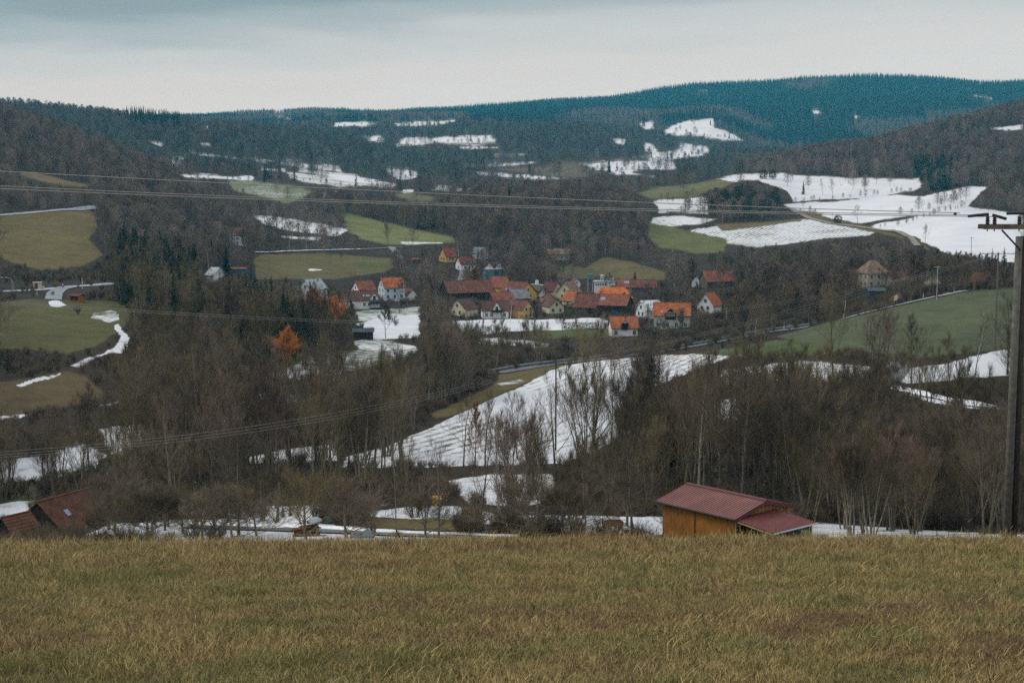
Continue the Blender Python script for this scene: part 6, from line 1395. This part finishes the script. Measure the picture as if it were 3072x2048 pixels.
# ------------------------------------------------------------------ power poles and wires
WOOD = mat('weathered grey pole wood', (.13,.125,.11), var=.25, scale=6); WOODD = mat('dark pole wood', (.045,.042,.038), var=.25, scale=5); PORC = mat('dark glazed insulator', (.035,.028,.025), rough=.25, spec=.6, var=.1); IRON = mat('dark iron', (.035,.037,.04), rough=.5, var=.1)
def near_pole():
    Y = 46.0; top = at(3066, 720, Y); bz = float(meadow_z(top.x, Y))-1.5
    e = empty('power_pole', (top.x, Y, float(meadow_z(top.x, Y))), label='tall twin wooden power pole at the right edge with crossarm and insulators', cat='power pole')
    zt = top.z-e.location.z; zb = -1.5
    def shaft(dx, dy, m, r): b = MB(); b.tube([(dx, dy, zb), (dx*.9, dy, zt*.5), (dx*.8, dy, zt+.12)], [r, r*.9, r*.78], 14); b.build('pole', m, e, smooth=True)
    shaft(-.13, -.03, WOOD, .14); shaft(.15, .13, WOODD, .14)
    za = at(3000, 680, Y).z-e.location.z; xl = at(2943, 680, Y).x-top.x
    b = MB(); b.box(xl, .95*abs(xl)+.7, -.30, -.19, za-.075, za+.075); b.box(xl, .95*abs(xl)+.7, .22, .32, za-.075, za+.075); arm = b.build('crossarm', mat('lichen grey crossarm', (.13,.125,.085), var=.3, scale=5), e)
    b = MB(); b.tube([(-.75,-.26,za-.1),(-.1,-.2,za-.75)], .03, 6); b.build('brace', IRON, e)
    xs = [at(2956, 640, Y).x-top.x, at(2977, 640, Y).x-top.x, at(3051, 640, Y).x-top.x, at(3069, 640, Y).x-top.x, .55, .85]
    for i, x in enumerate(xs):
        b = MB(); pr = [(0,.03),(.02,.055),(.05,.06),(.06,.075),(.10,.05),(.13,.08),(.16,.045),(.19,.075),(.22,.045),(.25,.065),(.30,.035)]
        b.tube([(x, -.25, za+.075+z*.95) for z, r in pr], [r for z, r in pr], 12); ins = b.build('insulator', PORC, arm)
        b = MB(); b.tube([(x,-.25,za-.14),(x,-.25,za-.07)], .018, 6); b.build('bolt', IRON, ins)
    # the dark dead-end clamps that lie on the insulators
    for x0, x1, z0, z1 in ((2897,2958,652,646),(2970,3011,648,660),(3012,3095,644,641)):
        a = at(x0, z0-4, Y)-e.location; c = at(x1, z1-4, Y)-e.location; b = MB(); b.tube([a+Vector((0,-.25,0)), a.lerp(c, .5)+Vector((0,-.25,0)), c+Vector((0,-.25,0))], [.045,.05,.05], 8); b.build('line_clamp', IRON, arm)
    b = MB(); c = at(2858, 641, Y)-e.location; b.tube([c+Vector((-.04,-.25,0)), c+Vector((0,-.25,0)), c+Vector((.05,-.25,0))], [.03,.06,.03], 8); b.build('damper', IRON, arm)
    return e
near_pole()
def pole(u, vt, vb, label, m, r=.13, arm=1.2, name='wire_pole', Y=None, group='wire poles of the valley'):
    p = hit(u, vb, 120) if Y is None else at(u, vb, Y); tz = at(u, vt, p.y).z-p.z
    e = empty(name, p, label=label, cat='pole', group=group); b = MB(); b.tube([(0,0,-1.5),(0,0,tz)], [r, r*.75], 8); b.build('pole', m, e)
    if arm:
        b = MB(); b.box(-arm, arm, -.06, .06, tz-.35, tz-.23); a = b.build('crossarm', m, e)
        for x in (-arm*.9, -arm*.35, arm*.35, arm*.9): b = MB(); b.cyl(x, 0, tz-.23, tz-.03, .06, .03, 6); b.build('insulator', PORC, a)
    KEEP.append(([(u-4,vt),(u+4,vt),(u+4,vb-30),(u-4,vb-30)], .8, p.y)); return p+Vector((0,0,tz))
PM = pole(1667, 1085, 1350, 'dark wooden wire pole standing in front of the ploughed snow field', WOODD, .15, 1.4)
PR = pole(2984, 757, 1052, 'tall grey wire pole with wide crossarm at the right end of the green slope', WOOD, .22, 3.6)
PW = pole(2810, 798, 900, 'thin pale pole beside the track on the green slope', M['steel'], .11, 1.0)
PF = pole(2913, 711, 768, 'distant dark pole with short crossarm on the lowest right snow field', WOODD, .13, 1.2)
pole(2496, 637, 684, 'small thin pole beside the track between the snow fields', WOODD, .11, 0)
pole(784, 1440, 1560, 'bare grey post standing in the snow above the log pile', WOOD, .10, 0)
pole(247, 833, 866, 'white marker pole beside the road left of the spruces', M['white'], .13, 0)
pole(505, 1468, 1580, 'broken grey post among the fruit trees', WOOD, .11, 0)
WIRE = mat('bright aluminium wire', (.36,.35,.32), rough=.4, metal=.4, var=.05)
def wire(label, pix, Y0, Y1, r, group, n=60):
    """conductor hung between two supports, following the sag seen in the photo; plan straight from the first to the last point"""
    us = np.array([p[0] for p in pix], float); vs = np.array([p[1] for p in pix], float); c = np.polyfit(us, vs, min(3, len(pix)-1))
    s, t = st(np.linspace(us[0], us[-1], n), np.polyval(c, np.linspace(us[0], us[-1], n)))
    X0, X1 = s[0]*Y0, s[-1]*Y1; q = (s*Y0-X0)/((X1-X0)-s*(Y1-Y0)); Yq = Y0+q*(Y1-Y0); P = [Vector((a*y, y, b_*y)) for a, b_, y in zip(s, t, Yq)]
    b = MB(); o = P[0].copy(); b.tube([p-o for p in P], [r*(y/Yq[-1]) if False else r for y in Yq], 5); ob = b.build('power_line', WIRE, None, smooth=True, label=label, cat='wire', group=group); ob.location = o
g1 = 'wires of the near line'
wire('topmost wire of the near line crossing the whole valley view', [(-420,491),(0,514),(512,541),(1024,567),(2048,613),(2718,633),(2880,640)], 48, 46, .0125, g1)
wire('middle wire of the near line, upper one of the close pair', [(-420,535),(0,558),(512,581),(1024,602),(2048,630),(2700,642),(2958,646)], 48, 46, .0125, g1)
wire('lowest wire of the near line, lower one of the close pair', [(-420,546),(0,567),(512,588),(1024,607),(2048,635),(2700,647),(3010,650)], 49, 46, .0125, g1)
g2 = 'thin wires over the village edge'
for k, dv in enumerate((0, 6)):
    wire(('upper' if k == 0 else 'lower')+' thin wire sagging from the pale slope pole across to the left meadow', [(-420,884+dv),(0,911+dv),(512,940+dv),(1024,959+dv),(1500,960+dv),(1824,955+dv),(2048,944+dv),(2535,886+dv),(2810,801+dv)], 130, PW.y, .014, g2)
g3 = 'triple wires low over the valley'
for k, dv in enumerate((0, 9, 17)):
    nm = ('top', 'middle', 'bottom')[k]
    wire(nm+' wire of the triple line left of the dark wooden pole', [(-420,1378+dv),(0,1355+dv),(510,1308+dv),(1024,1238+dv),(1400,1152+dv*.8),(1600,1104+dv*.5),(1667,1087+dv*.3)], 95, PM.y, .011, g3)
    wire(nm+' wire of the triple line right of the dark wooden pole', [(1667,1087+dv*.3),(2100,1000+dv*.5),(2535,884+dv),(2984,765)], PM.y, PR.y, .011, g3)

# ------------------------------------------------------------------ small things beside the roads
def small_things():
    p = hit(113, 868); e = empty('roadside_shelter', p, R(28), label='small pale concrete shelter with dark doorway beside the left road', cat='shelter')
    b = MB(); b.box(-1.2,1.2,-.9,-.75,0,2.4) if False else None; b.box(-1.3,-1.15,-1,1,-.4,2.3); b.box(1.15,1.3,-1,1,-.4,2.3); b.box(-1.15,1.15,.85,1,-.4,2.3); b.box(-.1,1.15,-1,-.85,-.4,2.3); b.build('wall', mat('peach concrete', (.50,.40,.31), var=.08), e)
    b = MB(); b.box(-1.5,1.5,-1.2,1.2,2.3,2.5); b.build('roof', M['soffit'], e); KEEP.append(([(98,843),(130,843),(130,870),(98,870)], 1, p.y-3))
    p = hit(232, 905); e = empty('kiosk', p, R(-28), label='little orange wooden kiosk with red roof on the left meadow', cat='kiosk'); w = mat('orange stained boards', (.34,.13,.02), var=.12, stripes=('Z', .2, .25))
    b = MB(); b.box(-1.9,1.9,-1.2,1.2,-.5,.8); b.box(-1.9,-1.75,-1.2,1.2,.8,1.9); b.box(1.5,1.9,-1.2,1.2,.8,1.9); b.box(-1.75,1.5,1.05,1.2,.8,1.9); b.box(-.2,0,-1.2,-1.05,.8,1.9); b.build('wall', w, e)
    b = MB()
    for s in (-1, 1): V = [(-2.2,s*1.6,1.8),(2.2,s*1.6,1.8),(2.2,0,2.35),(-2.2,0,2.35)]; V += [(a,b_,c+.12) for a,b_,c in V]; b.add(V, [(0,1,2,3),(7,6,5,4),(0,4,5,1),(1,5,6,2),(3,7,4,0)])
    b.build('roof', mat('maroon roof felt', (.11,.035,.04), var=.1), e); b = MB(); b.box(-1.9,1.5,-1.45,-1.2,.74,.80); b.build('counter', M['darkwood'], e)
    # street lamp with a curved arm
    p = hit(37, 874); e = empty('street_lamp', p, label='tall curved street lamp beside the road at the left edge', cat='street lamp'); b = MB(); b.tube([(0,0,-.5),(0,0,3.4),(-.25,0,4.1),(-.9,0,4.5),(-2.0,0,4.6),(-3.2,0,4.62)], [.09,.08,.07,.06,.055,.05], 8); b.build('pole', M['steel'], e, smooth=True)
    for x in (-1.8, -3.3): b = MB(); b.tube([(x-.35,0,4.58),(x,0,4.62),(x+.3,0,4.6)], [.05,.13,.05], 8); b.build('lamp_head', M['frame'], e)
    for u, vt, vb, lab in ((868,721,755,'left of the two thin lamp posts above the village meadow'),(919,721,753,'right of the two thin lamp posts above the village meadow')):
        p = hit(u, vb); tz = at(u, vt, p.y).z-p.z; e = empty('street_lamp', p, label=lab, cat='street lamp', group='lamp posts above the meadow'); b = MB(); b.tube([(0,0,-.5),(0,0,tz)], [.11,.08], 8); b.build('pole', M['steel'], e); b = MB(); b.tube([(0,0,tz),(.5,0,tz+.12),(1.0,0,tz+.1)], [.07,.10,.08], 6); b.build('lamp_head', M['frame'], e)
    # red and white striped rod, signs, delineators
    p = hit(43, 882); e = empty('marker_pole', p, label='striped red and white pole leaning beside the street lamp', cat='marker pole'); b = MB(); b.tube([(0,0,-.3),(-.25,0,4.2)], .09, 8); b.build('pole', mat('red white banded paint', (.5,.35,.33), stripes=('Z', .6, .6)), e)
    p = hit(189, 865); e = empty('road_sign', p, label='round red sign above a small blue sign by the road junction', cat='road sign'); b = MB(); b.cyl(0,0,-.4,1.55,.04); b.build('post', M['steel'], e)
    red = mat('red sign enamel', (.42,.05,.05), rough=.4); blu = mat('blue sign enamel', (.03,.16,.42), rough=.4)
    b = MB(); b.tube([(0,-.06,1.35),(0,-.10,1.35)], .42, 20); b.build('red_disc', red, e); b = MB(); b.tube([(0,-.101,1.35),(0,-.112,1.35)], .29, 20); b.build('disc_face', mat('pale sign face', (.55,.42,.42)), e)
    b = MB(); b.box(-.32,.32,-.10,-.06,.35,.85); b.build('blue_plate', blu, e)
    for u, v, lab in ((148,867,'small blue sign by the road between shelter and junction'),(2298,997,'small blue sign at the end of the guard rail')):
        p = hit(u, v); e = empty('road_sign', p, label=lab, cat='road sign'); b = MB(); b.cyl(0,0,-.4,1.0,.035); b.build('post', M['steel'], e); b = MB(); b.box(-.33,.33,-.06,-.03,.75,1.3); b.build('plate', blu, e)
    p = hit(130, 868); e = empty('utility_cabinet', p, label='white narrow cabinet just right of the concrete shelter', cat='cabinet'); b = MB(); b.box(-.28,.28,-.2,.2,-.3,1.1); b.build('body', M['frame'], e); b = MB(); b.box(-.32,.32,-.24,.24,1.1,1.18); b.build('lid', M['steel'], e)
    me = MB(); me.box(-.07,.07,-.06,.06,-.3,.95); me = me.mesh('post'); bd = MB(); bd.box(-.075,.075,-.065,.065,.68,.84); bd = bd.mesh('band')
    for u, v, lab in ((111,885,'below the concrete shelter'),(2531,958,'at the lower end of the pale slope track'),(2770,893,'half way up the pale slope track'),(2862,878,'at the top of the pale slope track'),(2352,990,'just beyond the guard rail'),(2368,988,'second beyond the guard rail'),(2318,996,'beside the blue sign at the guard rail'),(125,636,'on the frosty hillside road')):
        p = hit(u, v); e = empty('marker_post', p, label='white roadside marker post '+lab, cat='marker post', group='white marker posts'); e.scale = (1.5,1.5,1.5); obj('post', me, M['frame'], e); obj('band', bd, IRON, e)
    # vehicles
    def car(u, v, rz, col, label, Y=None):
        p = hit(u, v); e = empty('parked_car', p, rz, label=label, cat='car'); m = mat('car paint '+label[:9], col, rough=.35, spec=.5, var=.04)
        sec = [(-2.1,.45,.75),(-1.95,.30,.95),(-1.0,.25,1.0),(0,.22,1.02),(1.2,.25,.95),(2.0,.32,.80),(2.15,.42,.62)]
        V = []; Fc = []
        for x, z0, z1 in sec: V += [(x,-.85,z0),(x,.85,z0),(x,.80,z1),(x,-.80,z1)]
        for i in range(len(sec)-1):
            for k in range(4): Fc.append((i*4+k, i*4+(k+1) % 4, (i+1)*4+(k+1) % 4, (i+1)*4+k))
        Fc += [(3,2,1,0), tuple(len(V)-4+k for k in range(4))]; b = MB(); b.add(V, Fc); b.build('body', m, e)
        b = MB(); V = [(-1.6,-.72,.98),(1.15,-.72,.98),(1.15,.72,.98),(-1.6,.72,.98),(-1.1,-.58,1.48),(.35,-.58,1.48),(.35,.58,1.48),(-1.1,.58,1.48)]; b.add(V, [(4,5,6,7),(0,1,5,4),(1,2,6,5),(2,3,7,6),(3,0,4,7)]); b.build('cabin', M['glass'], e)
        b = MB(); b.box(-1.08,.33,-.57,.57,1.485,1.53); b.build('car_roof', m, e)
        for x in (-1.3, 1.35):
            for y in (-.80, .80): b = MB(); b.tube([(x,y-.1,.32),(x,y+.1,.32)], .32, 14); b.build('wheel', IRON, e)
        return e
    car(994, 749, R(3), (.05,.13,.30), 'blue car parked on the lane above the village meadow')
    c = car(944, 603, R(75), (.55,.56,.56), 'white car with lit headlights on the distant road')
    hm = bpy.data.materials.new('lit headlight'); hm.use_nodes = True; hb = hm.node_tree.nodes['Principled BSDF']; hb.inputs['Emission Color'].default_value = (1,.45,.12,1); hb.inputs['Emission Strength'].default_value = 6
    for s in (-1, 1): b = MB(); b.tube([(-2.12,s*.6,.66),(-2.16,s*.6,.66)], .22, 10); b.build('headlight', hm, c)
    # log pile
    p = hit(922, 1606, 108); e = empty('log_pile', p, R(6), label='pile of brown felled logs lying beside the lane at the crest', cat='log pile'); rng = random.Random(4)
    lm = [mat('reddish log bark', (.16,.075,.038), var=.3, scale=4), mat('pale split log', (.34,.24,.15), var=.25, scale=4), mat('dark log bark', (.075,.05,.035), var=.3, scale=4)]
    rows = [(9, 0), (8, .22), (6, .44), (4, .64), (2, .82)]
    for n, z in rows:
        for i in range(n):
            L = rng.uniform(1.5, 2.2); y = (i-n/2)*.24+rng.uniform(-.05,.05); a = rng.uniform(-.14,.14)+(.2 if z > .5 else 0); r = rng.uniform(.09,.135); x0 = rng.uniform(-.4,.3)
            c, s = math.cos(a), math.sin(a); tl = rng.uniform(-.08, .12)
            b = MB(); b.tube([(x0-c*L/2, y-s*L/2, z+.1), (x0+c*L/2, y+s*L/2, z+.12+tl)], [r, r*.85], 9); b.build('log', lm[rng.choice((0,0,1,2))], e)
    b = MB(); b.tube([(.55,-1.35,.16),(1.75,-1.25,.18)], [.2,.19], 12); b.build('log', lm[0], e)
    # heaps under tarpaulin
    def heap(u, v, w, h, col, label, nm='tarpaulin_heap', dark=True):
        p = hit(u, v, 108); e = empty(nm, p, label=label, cat='covered heap'); V = []; Fc = []; n = 16; rr = random.Random(int(u))
        prof = [(1.0,0),(.96,.45),(.80,.85),(.45,1.05),(.0,1.08)]
        for f, z in prof:
            for k in range(n): a = 2*math.pi*k/n; q = 1+rr.uniform(-.13,.13); V.append((math.cos(a)*w*f*q, math.sin(a)*w*.7*f*q, z*h*(1+rr.uniform(-.08,.08))))
        for i in range(len(prof)-1):
            for k in range(n): Fc.append((i*n+k, i*n+(k+1) % n, (i+1)*n+(k+1) % n, (i+1)*n+k))
        b = MB(); b.add(V, Fc); b.build('tarpaulin', mat('tarp '+label[:12], col, rough=.45, spec=.4, var=.22, scale=3, bump=.5), e)
        b = MB()
        for k in range(5): b.tube([(-w*1.02, -w*.4+k*w*.2, .08+.02*k), (w*1.02, -w*.4+k*w*.2, .08)], .09, 7)
        b.build('firewood', lm[2], e)
    heap(945, 1568, .75, .55, (.42,.46,.50), 'heap under pale grey tarpaulin above the log pile'); heap(985, 1560, .6, .4, (.05,.12,.13), 'heap under dark teal tarpaulin beside the pale grey one')
    heap(1102, 1612, .6, .62, (.22,.28,.30), 'heap under blue grey tarpaulin by the lane, right of the log pile'); heap(1066, 1613, .45, .4, (.20,.24,.27), 'lower heap under grey sheet left of the blue grey heap')
    heap(1112, 1508, .8, .55, (.06,.24,.32), 'heap under bright blue tarpaulin at the wood edge'); heap(1052, 1508, .6, .4, (.5,.5,.5), 'small heap under white sheet left of the bright blue tarpaulin')
    heap(1828, 1606, .9, .5, (.22,.11,.05), 'heap of orange brown firewood left of the timber barn')
    p = hit(1310, 1516, 108); e = empty('grit_bin', p, R(12), label='bright yellow box standing at the wood edge above the snowy bank', cat='bin'); ym = mat('yellow plastic', (.62,.36,.02), rough=.5, var=.08)
    b = MB(); b.add([(-.42,-.35,0),(.42,-.35,0),(.42,.35,0),(-.42,.35,0),(-.5,-.42,.85),(.5,-.42,.85),(.5,.42,.85),(-.5,.42,.85)], [(3,2,1,0),(0,1,5,4),(1,2,6,5),(2,3,7,6),(3,0,4,7),(4,5,6,7)]); b.build('body', ym, e)
    b = MB(); b.add([(-.54,-.46,.86),(.54,-.46,.86),(.54,.46,.86),(-.54,.46,.86),(-.5,-.3,1.02),(.5,-.3,1.02),(.5,.40,1.08),(-.5,.40,1.08)], [(3,2,1,0),(0,1,5,4),(1,2,6,5),(2,3,7,6),(3,0,4,7),(4,5,6,7)]); b.build('lid', ym, e)
    # old tractor trailer left of the barn
    p = hit(1838, 1590, 108); e = empty('trailer', p, R(15), label='old rusty brown cart standing left of the timber barn', cat='cart')
    b = MB(); b.box(-.9,.9,-.5,.5,.45,.52)
    for a in ((-.9,.9,-.5,-.46),(-.9,.9,.46,.5),(-.9,-.86,-.46,.46),(.86,.9,-.46,.46)): b.box(a[0],a[1],a[2],a[3],.52,.9)
    b.build('bed', mat('rusty cart boards', (.16,.075,.035), var=.25), e)
    for x in (-.55,.55):
        for y in (-.58,.58): b = MB(); b.tube([(x,y-.05,.28),(x,y+.05,.28)], .28, 14); b.build('wheel', IRON, e)
    b = MB(); b.tube([(.9,0,.45),(1.7,0,.25)], .04, 6); b.build('drawbar', IRON, e)
    # little conifers and pale stumps by the snowy farm track
    for u, vb, vt, lab in ((849,1550,1517,'left of two little dark yews by the farm track'),(871,1548,1514,'right of two little dark yews by the farm track')):
        p = hit(u, vb, 108); plant('spruce', p.x, p.y, p.z, (vb-vt)*p.y/F, 1, label=lab, group='little yews by the track', wide=1.6)
    # dark hedges below the village
    for i, (u0, v0, u1, v1, h, lab) in enumerate(((1330,776,1400,790,2.6,'dark clipped hedge below the ochre house'),(1690,986,1790,988,2.4,'dark hedge along the stream meadow'))):
        a, c = hit(u0, v0), hit(u1, v1); e = empty('hedge', a, label=lab, cat='hedge'); L = Lines(); T = []; rg = np.random.default_rng(i)
        for k in range(2600): f = rg.random(); q = np.array(a.lerp(c, f)-a)+np.array([rg.normal(0,.35), rg.normal(0,.45), rg.uniform(-.4, h)]); w = rg.normal(0,.16,(2,3)); T.append([q, q+w[0], q+w[1]])
        L.tri(np.array(T)); obj('leaves', L.mesh('leaves', GRNB), None, e)
small_things()

# ------------------------------------------------------------------ dry meadow grass in the foreground
def grass_mat(name, a, b_, green):
    m = bpy.data.materials.new(name); m.use_nodes = True; nt = m.node_tree; N = nt.nodes; L = nt.links
    b = N['Principled BSDF']; b.inputs['Roughness'].default_value = .75; b.inputs['Specular IOR Level'].default_value = .25
    oi = N.new('ShaderNodeObjectInfo'); nz = N.new('ShaderNodeTexNoise'); nz.inputs['Scale'].default_value = .55; nz.inputs['Detail'].default_value = 4; L.new(oi.outputs['Location'], nz.inputs['Vector'])
    mx = N.new('ShaderNodeMix'); mx.data_type = 'RGBA'; mx.inputs['A'].default_value = (*a, 1); mx.inputs['B'].default_value = (*b_, 1); L.new(oi.outputs['Random'], mx.inputs['Factor'])
    cr = N.new('ShaderNodeMapRange'); cr.inputs[1].default_value = .54; cr.inputs[2].default_value = .72; L.new(nz.outputs['Fac'], cr.inputs[0])
    m2 = N.new('ShaderNodeMix'); m2.data_type = 'RGBA'; m2.inputs['B'].default_value = (*green, 1); L.new(mx.outputs['Result'], m2.inputs['A'])
    mu = N.new('ShaderNodeMath'); mu.operation = 'MULTIPLY'; mu.inputs[1].default_value = .75; L.new(cr.outputs[0], mu.inputs[0]); L.new(mu.outputs[0], m2.inputs['Factor'])
    ge = N.new('ShaderNodeNewGeometry'); h = N.new('ShaderNodeHueSaturation'); mr = N.new('ShaderNodeMapRange'); mr.inputs[3].default_value = .35; mr.inputs[4].default_value = 1.55
    L.new(ge.outputs['Random Per Island'], mr.inputs[0]); L.new(mr.outputs[0], h.inputs['Value']); L.new(m2.outputs['Result'], h.inputs['Color']); L.new(h.outputs[0], b.inputs['Base Color'])
    return m
GA = grass_mat('dry straw grass', (.46,.335,.148), (.30,.228,.084), (.19,.185,.062)); GB = grass_mat('olive winter grass', (.22,.185,.062), (.16,.150,.050), (.085,.120,.040)); GC = grass_mat('brown dead grass', (.125,.080,.040), (.24,.152,.066), (.095,.088,.036))
def tuft(seed, n, h, m, spread=.09, lean=.55):
    rng = np.random.default_rng(seed); V = []; Fc = []
    for i in range(n):
        a = rng.uniform(0, 6.28); b = a+rng.normal(0, .8); x, y = rng.normal(0, spread, 2); L = h*rng.uniform(.5, 1.25); ln = rng.uniform(.15, 1)*lean; w = rng.uniform(.0016, .0038)
        p = np.array([x, y, -.03]); s = np.array([-math.sin(b), math.cos(b), 0])*w; k = len(V); d = np.array([math.cos(b)*ln, math.sin(b)*ln, 1.]); q = p+d*L*.45; d2 = np.array([math.cos(b)*ln*1.7, math.sin(b)*ln*1.7, .85-ln*.35]); e = q+d2*L*.55
        V += [p-s, p+s, q+s*.8, q-s*.8, e]; Fc += [(k,k+1,k+2,k+3), (k+3,k+2,k+4)]
    me = mesh_from('grass tuft', V, Fc); me.materials.append(m); return me
def grass():
    rng = np.random.default_rng(5)
    meshes = [tuft(1,50,.095,GA,.10,.7), tuft(2,52,.10,GA,.11,.9), tuft(3,42,.12,GA,.09,.55), tuft(4,56,.085,GB,.10,.8), tuft(5,50,.10,GB,.09,.6), tuft(6,50,.075,GC,.11,1.0), tuft(7,8,.28,GA,.05,.4), tuft(8,50,.09,GC,.11,.9)]
    P = []
    for y0, y1, sp in ((7.5,16,.084),(16,28,.108),(28,52,.15)):
        n = int((y1-y0)*2*.46*(y0+y1)/2/sp**2); y = rng.uniform(y0, y1, n); x = rng.uniform(-.46, .46, n)*y; P.append(np.stack([x, y], 1))
    P = np.concatenate(P); x, y = P[:, 0], P[:, 1]; z = meadow_z(x, y)
    nz = fbm(x/1.1, y/1.1, 71, 4); n2 = fbm(x/4.5+3, y/4.5, 72, 3); r = rng.random(len(x)); crest = np.clip((y-22)/16, 0, 1)
    g = nz*.6+n2*.4+rng.normal(0, .07, len(x))-crest*.06
    idx = np.where(g > .53, 3+(r > .5), np.where(g < .41, np.where(r > .55, 5, 7), (r*3).astype(int)))
    idx = np.where((rng.random(len(x)) < .002+.08*crest), 6, idx)
    scl = rng.uniform(.65, 1.25, len(x))*(1+.75*crest)*(.35+1.3*fbm(x/.8, y/.8, 75, 3))
    wa = fbm(x/.9, y/.9, 81, 3)*12.6; wb = .40*fbm(x/.6+7, y/.6, 82, 2)
    scatter('grass', np.stack([x, y, z], 1), rng.uniform(0, 6.28, len(x)), scl, idx, meshes, tilt=np.stack([np.cos(wa)*wb+rng.normal(0,.15,len(x)), np.sin(wa)*wb+rng.normal(0,.15,len(x))], 1), label='dry straw coloured meadow grass with olive patches in the foreground')
    print('grass', len(x))
grass()
def meadow_bits():
    rng = random.Random(9); lm = mat('dry brown dock leaves', (.16,.06,.025), var=.3, scale=8)
    # a few dead stalks and russet leaf clumps that stand out of the grass
    for u, v, h, lab in ((1222,1800,.62,'lone dark dead stalk standing in the meadow left of centre'),(1060,1930,.35,'short dark dead stalk low in the meadow'),(1618,1940,.30,'short dark stalk low in the meadow right of centre')):
        s, t = st(u, v); Y = 8
        for _ in range(60):
            zz = float(meadow_z(s*Y, Y)); Y += (zz-float(t)*Y)*1.5 if abs(zz-float(t)*Y) > .002 else 0
        e = empty('dead_stalk', (float(s)*Y, Y, float(meadow_z(float(s)*Y, Y))), label=lab, cat='stalk', group='dead stalks in the meadow')
        b = MB(); b.tube([(0,0,-.05),(.01,0,h*.5),(-.03,.01,h)], [.007,.006,.003], 6); b.build('stem', WOODD, e); b = MB(); b.tube([(-.03,.01,h*.93),(-.04,.01,h*1.04),(-.05,.01,h*1.12)], [.004,.014,.003], 6); b.build('seed_head', lm, e)
    for u, v, lab in ((2938,1727,'russet leaf clump in the meadow near the right edge'),(1978,1665,'dark russet leaf clump near the crest left of the barn'),(1616,1863,'pale orange leaf clump in the middle of the meadow'),(2440,2000,'dark brown leaf clump at the bottom right of the meadow')):
        s, t = st(u, v); Y = 8
        for _ in range(80):
            zz = float(meadow_z(s*Y, Y)); Y += (zz-float(t)*Y)*1.5
        X = float(s)*Y; b = MB()
        for k in range(26):
            a = rng.uniform(0, 6.28); r = rng.uniform(.0, .10); c = Vector((math.cos(a)*r, math.sin(a)*r, rng.uniform(.05,.20))); d = Vector((rng.gauss(0,1), rng.gauss(0,1), rng.gauss(0,1))).normalized()*.045; q = Vector((rng.gauss(0,1), rng.gauss(0,1), rng.gauss(0,1))).normalized()*.03
            b.add([c-d, c+q, c+d, c-q], [(0,1,2,3)])
        o = b.build('leaf_clump', lm, None, label=lab, cat='dry leaves', group='russet leaf clumps'); o.location = (X, Y, float(meadow_z(X, Y)))
meadow_bits()
# ------------------------------------------------------------------ air: one box of thin haze round camera and scene
def haze():
    b = MB(); b.box(-9000, 9000, -400, 7000, GZ.min()-1.5, GZ.max()+45)
    m = bpy.data.materials.new('haze'); m.use_nodes = True; nt = m.node_tree; nt.nodes.clear()
    o = nt.nodes.new('ShaderNodeOutputMaterial'); v = nt.nodes.new('ShaderNodeVolumePrincipled')
    v.inputs['Color'].default_value = (.07, .50, .75, 1); v.inputs['Absorption Color'].default_value = (1, 1, 1, 1); v.inputs['Density'].default_value = 0.000092; v.inputs['Anisotropy'].default_value = 0.0
    nt.links.new(v.outputs[0], o.inputs['Volume'])
    b.build('haze', m, kind='stuff', label='thin bluish winter haze filling the valley air')
haze()
